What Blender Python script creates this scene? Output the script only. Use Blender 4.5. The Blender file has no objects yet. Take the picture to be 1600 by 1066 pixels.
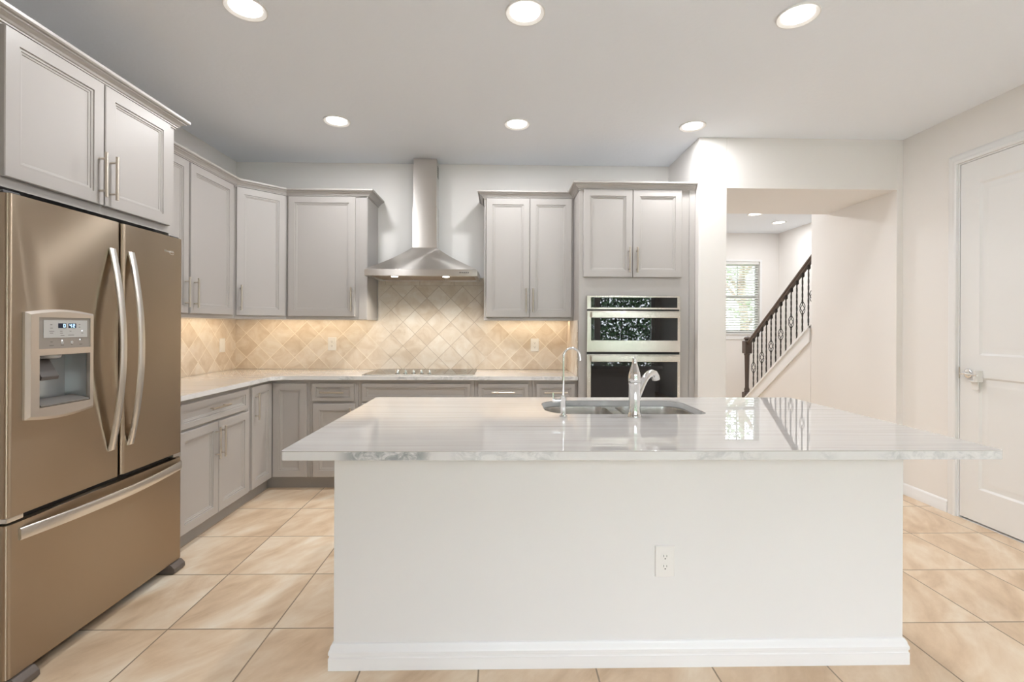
import bpy, bmesh, math, random
from mathutils import Vector, Matrix
from mathutils.geometry import tessellate_polygon

random.seed(7)
S = bpy.context.scene
COL = S.collection
PI = math.pi

# ------------------------------------------------------------------ camera
CAM_Z, YAW, ROLL, FPX = 1.31, 0.0210, 0.0043, 735.94
cd = bpy.data.cameras.new('camera')
cam = bpy.data.objects.new('camera', cd)
COL.objects.link(cam)
S.camera = cam
cd.sensor_fit = 'HORIZONTAL'
cd.sensor_width = 36.0
cd.lens = FPX / 1600 * 36.0
cd.shift_y = -(533 - 510.77) / 1600
cd.clip_start = 0.02
_F = Vector((math.sin(YAW), math.cos(YAW), 0))
_R = Vector((math.cos(YAW), -math.sin(YAW), 0))
_U = Vector((0, 0, 1))
_c, _s = math.cos(ROLL), math.sin(ROLL)
_r, _u = _R * _c + _U * _s, _U * _c - _R * _s
cam.matrix_world = Matrix(((_r.x, _u.x, -_F.x, 0), (_r.y, _u.y, -_F.y, 0), (_r.z, _u.z, -_F.z, CAM_Z), (0, 0, 0, 1)))

# ------------------------------------------------------------------ world, exposure
W = bpy.data.worlds.new('sky')
S.world = W
W.use_nodes = True
bg = W.node_tree.nodes['Background']
bg.inputs['Color'].default_value = (0.85, 0.92, 1.0, 1)
bg.inputs['Strength'].default_value = 18.0
S.view_settings.view_transform = 'Standard'
S.view_settings.look = 'None'
S.view_settings.gamma = 1.0
S.view_settings.use_curve_mapping = False
S.view_settings.exposure = 0.31
S.cycles.use_denoising = True
S.cycles.max_bounces = 12
S.cycles.diffuse_bounces = 6
S.cycles.glossy_bounces = 5
S.cycles.transparent_max_bounces = 12
S.cycles.sample_clamp_indirect = 6.0
S.cycles.caustics_reflective = False
S.cycles.caustics_refractive = False

CAN_W = 8.5          # recessed lamps
STRIP_W = 0.95         # under cabinet strips
HOOD_W = 1.9


def portal(name, loc, rot, sx, sy):
    l = bpy.data.lights.new(name, 'AREA')
    l.shape = 'RECTANGLE'
    l.size, l.size_y = sx, sy
    l.cycles.is_portal = True
    o = bpy.data.objects.new(name, l)
    COL.objects.link(o)
    o.location, o.rotation_euler = loc, rot
    return o


# room dimensions
XL, XR, YB, H = -2.44, 3.185, 4.363, 2.81
YH = 3.68             # face of the wall beside the oven
YREAR = -2.05
YFAR, XFAR = 7.39, 4.39
portal('rear_daylight', (1.35, YREAR + 0.02, 1.16), (PI / 2, 0, 0), 3.5, 2.3)
portal('hall_daylight', (3.63, YFAR - 0.02, 1.79), (-PI / 2, 0, 0), 0.9, 1.13)


# ------------------------------------------------------------------ materials
def newmat(name):
    m = bpy.data.materials.new(name)
    m.use_nodes = True
    nt = m.node_tree
    return m, nt, nt.nodes['Principled BSDF']


def pmat(name, col, rough=0.5, metal=0.0, spec=None, coat=0.0, aniso=0.0, bump=None, var=0.0):
    m, nt, b = newmat(name)
    b.inputs['Base Color'].default_value = (*col, 1)
    b.inputs['Roughness'].default_value = rough
    b.inputs['Metallic'].default_value = metal
    if spec is not None:
        b.inputs['Specular IOR Level'].default_value = spec
    if coat:
        b.inputs['Coat Weight'].default_value = coat
        b.inputs['Coat Roughness'].default_value = 0.05
    tc = nt.nodes.new('ShaderNodeTexCoord')
    if aniso:
        b.inputs['Anisotropic'].default_value = aniso
        t = nt.nodes.new('ShaderNodeTangent')
        t.direction_type = 'RADIAL'
        t.axis = 'Z'
        nt.links.new(t.outputs[0], b.inputs['Tangent'])
    if bump:
        n = nt.nodes.new('ShaderNodeTexNoise')
        n.inputs['Scale'].default_value = bump[0]
        n.inputs['Detail'].default_value = 4
        bp = nt.nodes.new('ShaderNodeBump')
        bp.inputs['Strength'].default_value = bump[1]
        bp.inputs['Distance'].default_value = bump[2]
        nt.links.new(tc.outputs['Object'], n.inputs['Vector'])
        nt.links.new(n.outputs['Fac'], bp.inputs['Height'])
        nt.links.new(bp.outputs[0], b.inputs['Normal'])
    if var:
        n = nt.nodes.new('ShaderNodeTexNoise')
        n.inputs['Scale'].default_value = 3.0
        n.inputs['Detail'].default_value = 5
        r = nt.nodes.new('ShaderNodeValToRGB')
        r.color_ramp.elements[0].color = (*[c * (1 - var) for c in col], 1)
        r.color_ramp.elements[1].color = (*[min(1, c * (1 + var)) for c in col], 1)
        nt.links.new(tc.outputs['Object'], n.inputs['Vector'])
        nt.links.new(n.outputs['Fac'], r.inputs[0])
        nt.links.new(r.outputs[0], b.inputs['Base Color'])
    return m


def emat(name, col, st):
    m = bpy.data.materials.new(name)
    m.use_nodes = True
    nt = m.node_tree
    nt.nodes.clear()
    e = nt.nodes.new('ShaderNodeEmission')
    o = nt.nodes.new('ShaderNodeOutputMaterial')
    e.inputs[0].default_value = (*col, 1)
    e.inputs[1].default_value = st
    nt.links.new(e.outputs[0], o.inputs[0])
    return m


class NT:
    """tiny helper to write math node graphs"""
    def __init__(s, nt):
        s.nt = nt

    def m(s, op, a, b=None, c=None):
        n = s.nt.nodes.new('ShaderNodeMath')
        n.operation = op
        for i, v in enumerate((a, b, c)):
            if v is None:
                continue
            if isinstance(v, (int, float)):
                n.inputs[i].default_value = v
            else:
                s.nt.links.new(v, n.inputs[i])
        return n.outputs[0]

    def mix(s, f, a, b):
        n = s.nt.nodes.new('ShaderNodeMix')
        n.data_type = 'RGBA'
        for i, v in ((0, f), (6, a), (7, b)):
            if isinstance(v, (int, float)):
                n.inputs[i].default_value = v
            elif isinstance(v, tuple):
                n.inputs[i].default_value = (*v, 1)
            else:
                s.nt.links.new(v, n.inputs[i])
        return n.outputs[2]

    def xyz(s):
        g = s.nt.nodes.new('ShaderNodeTexCoord')
        q = s.nt.nodes.new('ShaderNodeSeparateXYZ')
        s.nt.links.new(g.outputs['Object'], q.inputs[0])
        return q.outputs[0], q.outputs[1], q.outputs[2]

    def vec(s, x, y, z):
        n = s.nt.nodes.new('ShaderNodeCombineXYZ')
        for i, v in enumerate((x, y, z)):
            if isinstance(v, (int, float)):
                n.inputs[i].default_value = v
            else:
                s.nt.links.new(v, n.inputs[i])
        return n.outputs[0]

    def noise(s, v, scale, detail=4, rough=0.5, dist=0.0):
        n = s.nt.nodes.new('ShaderNodeTexNoise')
        s.nt.links.new(v, n.inputs['Vector'])
        n.inputs['Scale'].default_value = scale
        n.inputs['Detail'].default_value = detail
        n.inputs['Roughness'].default_value = rough
        n.inputs['Distortion'].default_value = dist
        return n.outputs['Fac']

    def white(s, v):
        n = s.nt.nodes.new('ShaderNodeTexWhiteNoise')
        s.nt.links.new(v, n.inputs['Vector'])
        return n.outputs['Value']

    def ramp(s, f, stops):
        n = s.nt.nodes.new('ShaderNodeValToRGB')
        e = n.color_ramp.elements
        while len(e) < len(stops):
            e.new(0.5)
        for i, (p, c) in enumerate(stops):
            e[i].position = p
            e[i].color = (*c, 1)
        s.nt.links.new(f, n.inputs[0])
        return n.outputs[0]

    def smooth(s, v, a, b):
        n = s.nt.nodes.new('ShaderNodeMapRange')
        n.interpolation_type = 'SMOOTHSTEP'
        s.nt.links.new(v, n.inputs[0])
        n.inputs[1].default_value = a
        n.inputs[2].default_value = b
        return n.outputs[0]

    def bump(s, h, st, d, b):
        n = s.nt.nodes.new('ShaderNodeBump')
        n.inputs['Strength'].default_value = st
        n.inputs['Distance'].default_value = d
        s.nt.links.new(h, n.inputs['Height'])
        s.nt.links.new(n.outputs[0], b.inputs['Normal'])


def floor_mat():
    m, nt, b = newmat('floor_tile')
    g = NT(nt)
    x, y, z = g.xyz()
    T, X0, Y0 = 0.4499, -0.5343, 2.0587
    u = g.m('DIVIDE', g.m('SUBTRACT', x, X0), T)
    v = g.m('DIVIDE', g.m('SUBTRACT', y, Y0), T)
    iu, iv = g.m('FLOOR', u), g.m('FLOOR', v)
    du = g.m('ABSOLUTE', g.m('SUBTRACT', u, g.m('ROUND', u)))
    dv = g.m('ABSOLUTE', g.m('SUBTRACT', v, g.m('ROUND', v)))
    d = g.m('MINIMUM', du, dv)
    tile = g.smooth(d, 0.0055, 0.0085)
    w = g.white(g.vec(iu, iv, 3.7))
    w2 = g.white(g.vec(iv, iu, 9.1))
    # cloudy travertine look, its streaks running diagonally, shifted for each tile
    a = g.m('ADD', g.m('MULTIPLY', x, 0.80), g.m('MULTIPLY', y, -0.60))
    c = g.m('ADD', g.m('MULTIPLY', x, 0.60), g.m('MULTIPLY', y, 0.80))
    vv = g.vec(g.m('ADD', g.m('MULTIPLY', a, 2.6), g.m('MULTIPLY', w, 31)), g.m('ADD', g.m('MULTIPLY', c, 1.0), g.m('MULTIPLY', w2, 17)), w)
    n1 = g.noise(vv, 1.9, 6, 0.55, 0.9)
    n2 = g.noise(vv, 7.0, 5, 0.6, 0.3)
    nn = g.m('ADD', g.m('MULTIPLY', n1, 0.75), g.m('MULTIPLY', n2, 0.25))
    nn = g.m('ADD', nn, g.m('MULTIPLY', g.m('SUBTRACT', w, 0.5), 0.07))
    col = g.ramp(nn, [(0.31, (0.56, 0.395, 0.25)), (0.45, (0.70, 0.53, 0.365)), (0.55, (0.775, 0.63, 0.47)), (0.68, (0.86, 0.76, 0.625))])
    out = g.mix(tile, (0.30, 0.225, 0.15), col)
    nt.links.new(out, b.inputs['Base Color'])
    b.inputs['Roughness'].default_value = 0.32
    g.bump(tile, 0.5, 0.002, b)
    return m


def splash_mat(name, axis, p0, z0, hp, border=True):
    m, nt, b = newmat(name)
    g = NT(nt)
    x, y, z = g.xyz()
    h = x if axis == 'x' else y
    a = g.m('DIVIDE', g.m('SUBTRACT', h, p0), 2 * hp)
    c = g.m('DIVIDE', g.m('SUBTRACT', z, z0), 2 * hp)
    u, v = g.m('ADD', a, c), g.m('SUBTRACT', a, c)
    du = g.m('ABSOLUTE', g.m('SUBTRACT', u, g.m('ROUND', u)))
    dv = g.m('ABSOLUTE', g.m('SUBTRACT', v, g.m('ROUND', v)))
    d = g.m('MINIMUM', du, dv)
    iu, iv = g.m('FLOOR', u), g.m('FLOOR', v)
    if border:   # the row of long tiles that tops the field under the hood
        top = g.m('GREATER_THAN', z, 1.687)
        bh = g.m('DIVIDE', g.m('SUBTRACT', h, -0.76), 0.314)
        db = g.m('ABSOLUTE', g.m('SUBTRACT', bh, g.m('ROUND', bh)))
        db = g.m('MINIMUM', g.m('MULTIPLY', db, 2.0), g.m('DIVIDE', g.m('ABSOLUTE', g.m('SUBTRACT', z, 1.687)), 0.157))
        d = g.m('ADD', g.m('MULTIPLY', d, g.m('SUBTRACT', 1.0, top)), g.m('MULTIPLY', db, top))
        iu = g.m('ADD', iu, g.m('MULTIPLY', top, g.m('ADD', 40.0, g.m('SUBTRACT', g.m('FLOOR', bh), iu))))
        iv = g.m('MULTIPLY', iv, g.m('SUBTRACT', 1.0, top))
    tile = g.smooth(d, 0.008, 0.017)
    w = g.white(g.vec(iu, iv, 1.3))
    w2 = g.white(g.vec(iv, iu, 5.9))
    vv = g.vec(g.m('ADD', h, g.m('MULTIPLY', w, 23)), g.m('ADD', z, g.m('MULTIPLY', w2, 11)), w)
    n1 = g.noise(vv, 7.0, 6, 0.6, 1.0)
    nn = g.m('ADD', n1, g.m('MULTIPLY', g.m('SUBTRACT', w, 0.5), 0.22))
    col = g.ramp(nn, [(0.30, (0.62, 0.515, 0.405)), (0.48, (0.71, 0.62, 0.515)), (0.72, (0.80, 0.74, 0.66))])
    grout = (0.90, 0.83, 0.72)
    if axis == 'x':   # under-hood shade painted into the grout colour behind the cooktop
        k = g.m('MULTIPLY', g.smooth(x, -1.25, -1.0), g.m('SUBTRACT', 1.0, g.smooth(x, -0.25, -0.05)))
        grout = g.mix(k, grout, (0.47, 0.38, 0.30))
    nt.links.new(g.mix(tile, grout, col), b.inputs['Base Color'])
    b.inputs['Roughness'].default_value = 0.42
    g.bump(tile, 0.35, 0.0015, b)
    return m


def stone_mat():
    m, nt, b = newmat('quartzite')
    g = NT(nt)
    x, y, z = g.xyz()
    warp = g.noise(g.vec(x, y, z), 1.3, 3)
    yy = g.m('ADD', y, g.m('MULTIPLY', warp, 0.05))
    n1 = g.noise(g.vec(g.m('MULTIPLY', x, 0.28), g.m('MULTIPLY', yy, 11.0), 0.0), 3.0, 6, 0.7)
    n2 = g.noise(g.vec(g.m('MULTIPLY', x, 0.5), g.m('MULTIPLY', yy, 48.0), 2.0), 2.2, 4, 0.6)
    s = g.m('ADD', g.m('MULTIPLY', n1, 0.65), g.m('MULTIPLY', n2, 0.35))
    top = g.ramp(s, [(0.32, (0.43, 0.405, 0.385)), (0.43, (0.535, 0.51, 0.49)), (0.52, (0.575, 0.555, 0.535)), (0.70, (0.61, 0.59, 0.575))])
    # the sawn edge shows the slab's grey clouds end on
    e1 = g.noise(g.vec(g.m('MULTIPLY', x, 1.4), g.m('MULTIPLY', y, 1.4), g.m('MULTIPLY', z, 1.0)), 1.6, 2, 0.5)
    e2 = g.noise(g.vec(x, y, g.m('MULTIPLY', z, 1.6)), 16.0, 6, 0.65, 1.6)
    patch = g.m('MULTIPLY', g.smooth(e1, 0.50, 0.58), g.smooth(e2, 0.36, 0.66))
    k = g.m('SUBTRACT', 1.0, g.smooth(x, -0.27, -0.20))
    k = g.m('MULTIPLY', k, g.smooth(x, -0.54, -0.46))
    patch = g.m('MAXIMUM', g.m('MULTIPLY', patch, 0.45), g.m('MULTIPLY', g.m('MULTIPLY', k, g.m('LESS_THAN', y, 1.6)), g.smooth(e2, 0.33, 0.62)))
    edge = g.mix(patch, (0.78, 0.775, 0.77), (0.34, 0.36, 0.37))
    side = g.m('LESS_THAN', z, 0.9105)
    nt.links.new(g.mix(side, top, edge), b.inputs['Base Color'])
    b.inputs['Roughness'].default_value = 0.014
    b.inputs['Specular IOR Level'].default_value = 0.9
    return m


def steel_mat(name, col, rough, aniso=0.75, horizontal=True):
    m, nt, b = newmat(name)
    g = NT(nt)
    b.inputs['Metallic'].default_value = 1.0
    b.inputs['Anisotropic'].default_value = aniso
    b.inputs['Anisotropic Rotation'].default_value = 0.25
    t = nt.nodes.new('ShaderNodeTangent')
    t.direction_type = 'RADIAL'
    t.axis = 'Z'
    nt.links.new(t.outputs[0], b.inputs['Tangent'])
    b.inputs['Roughness'].default_value = rough
    b.inputs['Base Color'].default_value = (*col, 1)
    return m


M = {}
M['wall'] = pmat('wall_paint', (0.83, 0.805, 0.78), 0.6, bump=(160, 0.06, 0.002))
M['islandwall'] = pmat('island_paint', (0.79, 0.785, 0.78), 0.55, bump=(140, 0.05, 0.002))
M['ceil'] = pmat('ceiling_paint', (0.845, 0.88, 0.93), 0.8, bump=(38, 0.35, 0.004))
M['trim'] = pmat('white_trim', (0.83, 0.83, 0.83), 0.35)
M['door'] = pmat('white_door_paint', (0.82, 0.82, 0.815), 0.4)
M['floor'] = floor_mat()
M['stone'] = stone_mat()
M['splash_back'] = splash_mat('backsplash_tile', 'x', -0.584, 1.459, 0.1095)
M['splash_left'] = splash_mat('backsplash_tile_side', 'y', 3.821, 1.233, 0.1095, False)
M['cab'] = pmat('cabinet_paint', (0.435, 0.41, 0.39), 0.38, var=0.02)
M['toe'] = pmat('toe_kick_paint', (0.34, 0.32, 0.30), 0.5)
M['nickel'] = pmat('brushed_nickel', (0.66, 0.60, 0.52), 0.28, 1.0)
M['fridge'] = steel_mat('fridge_steel', (0.44, 0.36, 0.275), 0.275, 1.0)
M['fridge_trim'] = steel_mat('fridge_handle_steel', (0.80, 0.775, 0.74), 0.28, 0.4)
M['fridge_side'] = pmat('fridge_side_grey', (0.10, 0.10, 0.105), 0.45)
M['hood'] = steel_mat('hood_steel', (0.70, 0.67, 0.64), 0.28, 0.9)
M['oven_steel'] = steel_mat('oven_steel', (0.74, 0.69, 0.63), 0.26)
M['filter'] = pmat('filter_steel', (0.55, 0.45, 0.36), 0.4, 1.0)
M['blackglass'] = pmat('black_glass', (0.006, 0.006, 0.007), 0.015, spec=0.75)
M['chrome'] = pmat('chrome', (0.86, 0.87, 0.88), 0.06, 1.0)
M['sink'] = pmat('sink_steel', (0.62, 0.60, 0.57), 0.25, 1.0)
M['black'] = pmat('black_rubber', (0.012, 0.012, 0.013), 0.5)
M['gasket'] = pmat('dark_gasket', (0.03, 0.026, 0.022), 0.6)
M['gasketbrown'] = pmat('foot_plastic', (0.13, 0.105, 0.09), 0.45)
M['traygrey'] = pmat('tray_grey', (0.20, 0.185, 0.17), 0.5)
M['plastic'] = pmat('white_plastic', (0.82, 0.81, 0.79), 0.35)
M['slot'] = pmat('outlet_slot', (0.08, 0.08, 0.08), 0.5)
M['dispgrey'] = pmat('dispenser_grey', (0.36, 0.335, 0.31), 0.35, 0.4)
M['dispsilver'] = pmat('dispenser_silver', (0.72, 0.66, 0.60), 0.28, 0.8)
M['dispscreen'] = pmat('dispenser_screen', (0.50, 0.50, 0.49), 0.3)
M['dispcav'] = pmat('dispenser_recess', (0.45, 0.46, 0.47), 0.22, 0.5)
M['paddle'] = pmat('dispenser_paddle', (0.10, 0.09, 0.085), 0.3)
M['ink'] = pmat('printed_marks', (0.16, 0.15, 0.14), 0.6)
M['led_back'] = pmat('led_window', (0.01, 0.02, 0.05), 0.2)
M['led'] = emat('led_digits', (0.45, 0.72, 1.0), 2.2)
M['dot'] = emat('led_dot', (0.9, 0.95, 1.0), 1.6)
M['lens'] = emat('lamp_lens', (1.0, 0.97, 0.92), 9.0)
M['striplens'] = emat('strip_lens', (1.0, 0.80, 0.55), 5.0)
M['hoodlens'] = emat('hood_lamp_lens', (1.0, 0.95, 0.86), 10.0)
M['wood'] = pmat('dark_walnut', (0.085, 0.058, 0.045), 0.35, var=0.25)
M['iron'] = pmat('dark_iron', (0.035, 0.028, 0.024), 0.45, 0.3)
M['blind'] = pmat('blind_slat', (0.74, 0.74, 0.72), 0.5)
M['winframe'] = pmat('vinyl_frame', (0.60, 0.60, 0.57), 0.4)
M['carpet'] = pmat('stair_carpet', (0.52, 0.47, 0.40), 0.95, bump=(300, 0.4, 0.004))
M['leaf'] = pmat('leaf_green', (0.11, 0.14, 0.075), 0.5, var=0.6)
M['leaf2'] = pmat('leaf_dark_green', (0.06, 0.125, 0.05), 0.45, var=0.6)
M['bark'] = pmat('bark', (0.12, 0.085, 0.06), 0.9, bump=(30, 0.8, 0.02))
M['grass'] = pmat('lawn', (0.09, 0.16, 0.04), 0.9, var=0.4)
M['patio_bounce'] = pmat('pale_concrete', (0.66, 0.65, 0.63), 0.9, var=0.08)
M['stucco'] = pmat('pale_stucco', (0.72, 0.70, 0.66), 0.8, bump=(60, 0.3, 0.01))
M['shingle'] = pmat('grey_shingle', (0.22, 0.21, 0.20), 0.85, var=0.3)


def glass_mat():
    m = bpy.data.materials.new('window_glass')
    m.use_nodes = True
    nt = m.node_tree
    nt.nodes.clear()
    o = nt.nodes.new('ShaderNodeOutputMaterial')
    mx = nt.nodes.new('ShaderNodeMixShader')
    t = nt.nodes.new('ShaderNodeBsdfTransparent')
    gl = nt.nodes.new('ShaderNodeBsdfGlossy')
    fr_ = nt.nodes.new('ShaderNodeFresnel')
    gl.inputs['Roughness'].default_value = 0.0
    t.inputs[0].default_value = (0.96, 0.955, 0.96, 1)
    nt.links.new(fr_.outputs[0], mx.inputs[0])
    nt.links.new(t.outputs[0], mx.inputs[1])
    nt.links.new(gl.outputs[0], mx.inputs[2])
    nt.links.new(mx.outputs[0], o.inputs[0])
    return m


M['glass'] = glass_mat()


# ------------------------------------------------------------------ mesh tools
class Fr:
    """local frame: a along u, b along world z, c along w (outwards)"""
    def __init__(s, o=(0, 0, 0), u=(1, 0, 0), w=(0, -1, 0)):
        s.o, s.u, s.w = Vector(o), Vector(u).normalized(), Vector(w).normalized()

    def __call__(s, a, b, c):
        return s.o + s.u * a + Vector((0, 0, b)) + s.w * c


WORLD = Fr((0, 0, 0), (1, 0, 0), (0, 1, 0))      # a=x, b=z, c=y


class MB:
    def __init__(s):
        s.v, s.f = [], []

    def add(s, vs, fs):
        n = len(s.v)
        s.v += [Vector(p) for p in vs]
        s.f += [tuple(n + i for i in f) for f in fs]
        return s

    def box(s, x0, x1, y0, y1, z0, z1):
        return s.fbox(WORLD, x0, x1, z0, z1, y0, y1)

    def fbox(s, F, a0, a1, b0, b1, c0, c1):
        vs = [F(a, b, c) for c in (c0, c1) for b in (b0, b1) for a in (a0, a1)]
        return s.add(vs, [(0, 1, 3, 2), (4, 6, 7, 5), (0, 4, 5, 1), (2, 3, 7, 6), (0, 2, 6, 4), (1, 5, 7, 3)])

    def rings(s, rings, cap0=True, cap1=True, closed=True):
        n = len(rings[0])
        vs = [p for r in rings for p in r]
        fs = []
        for k in range(len(rings) - 1):
            for i in range(n if closed else n - 1):
                j = (i + 1) % n
                fs.append((k * n + i, k * n + j, (k + 1) * n + j, (k + 1) * n + i))
        if cap0:
            fs.append(tuple(range(n)))
        if cap1:
            fs.append(tuple((len(rings) - 1) * n + i for i in range(n)))
        return s.add(vs, fs)

    def panel(s, F, a0, a1, b0, b1, prof):
        """nested rectangles: prof = [(inset, c), ...]"""
        R = []
        for i, c in prof:
            R.append([F(a0 + i, b0 + i, c), F(a1 - i, b0 + i, c), F(a1 - i, b1 - i, c), F(a0 + i, b1 - i, c)])
        return s.rings(R)

    def tube(s, pts, r, n=10, caps=True, flat=None):
        pts = [Vector(p) for p in pts]
        rs = r if isinstance(r, (list, tuple)) else [r] * len(pts)
        R = []
        up = Vector((0, 0, 1))
        t0 = (pts[1] - pts[0]).normalized()
        if abs(t0.z) > 0.95:
            up = Vector((0, 1, 0))
        for i, p in enumerate(pts):
            t = (pts[min(i + 1, len(pts) - 1)] - pts[max(i - 1, 0)]).normalized()
            a = t.cross(up).normalized()
            b = a.cross(t).normalized()
            up = b
            R.append([p + a * math.cos(2 * PI * k / n) * rs[i] + b * math.sin(2 * PI * k / n) * rs[i] * (flat or 1) for k in range(n)])
        return s.rings(R, caps, caps)

    def lathe(s, o, prof, n=24, axis=(0, 0, 1), caps=(True, True)):
        o, ax = Vector(o), Vector(axis).normalized()
        q = Vector((1, 0, 0)) if abs(ax.x) < 0.9 else Vector((0, 1, 0))
        e1 = ax.cross(q).normalized()
        e2 = ax.cross(e1)
        R = [[o + ax * h + e1 * r * math.cos(2 * PI * k / n) + e2 * r * math.sin(2 * PI * k / n) for k in range(n)] for r, h in prof]
        return s.rings(R, *caps)

    def prism(s, poly, holes, fn, h0, h1):
        """poly/holes in 2d, fn(p, q, h) -> 3d"""
        loops = [list(poly)] + [list(h) for h in holes]
        flat = [pt for l in loops for pt in l]
        if len(loops) < 2:
            tri = tessellate_polygon([[Vector((p, q, 0)) for p, q in loops[0]]])
        else:
            tb_ = bmesh.new()
            es = []
            for l in loops:
                bv = [tb_.verts.new((p, q, 0)) for p, q in l]
                es += [tb_.edges.new((bv[i], bv[(i + 1) % len(bv)])) for i in range(len(bv))]
            tb_.verts.index_update()
            bmesh.ops.triangle_fill(tb_, use_beauty=True, use_dissolve=False, edges=es, normal=(0, 0, 1))
            tb_.verts.ensure_lookup_table()
            tri = [tuple(v.index for v in f.verts) for f in tb_.faces]
            area = lambda l: abs(sum(l[i - 1][0] * l[i][1] - l[i][0] * l[i - 1][1] for i in range(len(l)))) / 2
            want = area(loops[0]) - sum(area(l) for l in loops[1:])
            got = sum(f.calc_area() for f in tb_.faces)
            if abs(want - got) > 1e-4:
                print('FILL MISMATCH', want, got)
            tb_.free()
        n = len(flat)
        vs = [fn(p, q, h0) for p, q in flat] + [fn(p, q, h1) for p, q in flat]
        fs = [tuple(t) for t in tri] + [tuple(n + i for i in t) for t in tri]
        k = 0
        for l in loops:
            m = len(l)
            for i in range(m):
                j = (i + 1) % m
                fs.append((k + i, k + j, n + k + j, n + k + i))
            k += m
        return s.add(vs, fs)

    def sweep(s, path, prof, z, side=1):
        """profile (out, up) along a plan polyline with mitred corners"""
        P = [Vector((p[0], p[1])) for p in path]
        R = []
        for i, p in enumerate(P):
            ns = []
            if i > 0:
                d = (p - P[i - 1]).normalized()
                ns.append(Vector((d.y, -d.x)) * side)
            if i < len(P) - 1:
                d = (P[i + 1] - p).normalized()
                ns.append(Vector((d.y, -d.x)) * side)
            if len(ns) == 2:
                nn = (ns[0] + ns[1]).normalized()
                nn = nn / max(0.2, nn.dot(ns[0]))
            else:
                nn = ns[0]
            R.append([Vector((p.x + nn.x * o, p.y + nn.y * o, z + u)) for o, u in prof])
        return s.rings(R)

    def build(s, name, mat, parent=None, bev=0.0, smooth=True, loc=None, seg=2, ang=35, wn=False):
        L = parent_origin(parent) if parent is not None else (Vector(loc) if loc is not None else None)
        if L is None:
            lo = [min(p[i] for p in s.v) for i in range(3)]
            hi = [max(p[i] for p in s.v) for i in range(3)]
            L = Vector(((lo[0] + hi[0]) / 2, (lo[1] + hi[1]) / 2, lo[2]))
        me = bpy.data.meshes.new(name)
        bm = bmesh.new()
        vv = [bm.verts.new(p - L) for p in s.v]
        for f in s.f:
            try:
                bm.faces.new([vv[i] for i in f])
            except ValueError:
                pass
        bmesh.ops.remove_doubles(bm, verts=bm.verts, dist=1e-6)
        bmesh.ops.recalc_face_normals(bm, faces=bm.faces)
        if bev:
            es = [e for e in bm.edges if len(e.link_faces) == 2 and e.calc_face_angle(0) > 0.6]
            bmesh.ops.bevel(bm, geom=es, offset=bev, segments=seg, profile=0.5, affect='EDGES', clamp_overlap=True)
        if smooth:
            for f in bm.faces:
                f.smooth = True
            for e in bm.edges:
                e.smooth = len(e.link_faces) == 2 and e.calc_face_angle(0) < math.radians(ang)
        bm.to_mesh(me)
        bm.free()
        me.materials.append(M[mat] if isinstance(mat, str) else mat)
        o = bpy.data.objects.new(name, me)
        COL.objects.link(o)
        if smooth and (bev or wn):
            w_ = o.modifiers.new('weighted_normals', 'WEIGHTED_NORMAL')
            w_.keep_sharp = True
            w_.weight = 100
        if parent is not None:
            o.parent = parent
        else:
            o.location = L
        return o


_origin = {}


def parent_origin(p):
    if p.name in _origin:
        return _origin[p.name]
    if p.parent is not None:
        return parent_origin(p.parent)
    return Vector(p.location)


def tag(o, label, cat, group=None):
    o['label'] = label
    o['category'] = cat
    if group:
        o['group'] = group
    return o


def thing(name, label, cat, loc, group=None):
    o = bpy.data.objects.new(name, None)
    o.empty_display_size = 0.1
    COL.objects.link(o)
    o.location = loc
    return tag(o, label, cat, group)


def struct(name, mb, mat, **k):
    k.setdefault('loc', (0, 0, 0))
    o = mb.build(name, mat, **k)
    o['kind'] = 'structure'
    return o


def dup(root, loc, label=None, name=None):
    r = root.copy()
    COL.objects.link(r)
    r.location = loc
    if label:
        r['label'] = label
    for ch in root.children:
        c = ch.copy()
        COL.objects.link(c)
        c.parent = r
        for g in ch.children:
            d = g.copy()
            COL.objects.link(d)
            d.parent = c
    return r


def wallholes(p0, p1, q0, q1, holes):
    return [(p0, q0), (p1, q0), (p1, q1), (p0, q1)], [[(a, c), (b, c), (b, d), (a, d)] for a, b, c, d in holes]


def rrect(x0, x1, y0, y1, r, n=8):
    if isinstance(r, (int, float)):
        r = (r, r, r, r)
    pts = []
    for (cx, cy, a0, rr) in ((x1 - r[0], y1 - r[0], 0, r[0]), (x0 + r[1], y1 - r[1], 90, r[1]), (x0 + r[2], y0 + r[2], 180, r[2]), (x1 - r[3], y0 + r[3], 270, r[3])):
        for k in range(n + 1):
            t = math.radians(a0 + 90 * k / n)
            pts.append((cx + rr * math.cos(t), cy + rr * math.sin(t)))
    return pts


vzz = lambda p, q, h: Vector((p, q, h))
# ------------------------------------------------------------------ room shell
struct('floor', MB().box(-2.6, 4.6, YREAR - 0.12, 7.55, -0.12, 0), 'floor')
struct('ceiling', MB().box(-2.6, 4.6, YREAR - 0.12, 7.55, H, H + 0.1), 'ceil')
struct('wall_left', MB().box(XL - 0.12, XL, YREAR - 0.12, YB + 0.1, 0, H), 'wall')
struct('wall_back', MB().box(XL, 1.545, YB, YB + 0.1, 0, H), 'wall')
struct('wall_partition', MB().box(1.545, 1.77, YH, 4.50, 0, H), 'wall', bev=0.006)
struct('wall_header', MB().box(1.77, 3.135, YH, 4.50, 2.412, H), 'wall')
struct('wall_passage', MB().box(3.135, 3.30, YH, 4.72, 0, H), 'wall', bev=0.006)
po, ho = wallholes(YREAR - 0.12, YH, 0, H, [(2.43, 3.226, 0.0005, 2.46)])
struct('wall_right', MB().prism(po, ho, lambda p, q, h: Vector((h, p, q)), XR, XR + 0.115), 'wall')
po, ho = wallholes(XL, XR, 0, H, [(-0.4, 3.1, 0.01, 2.31)])
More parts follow.
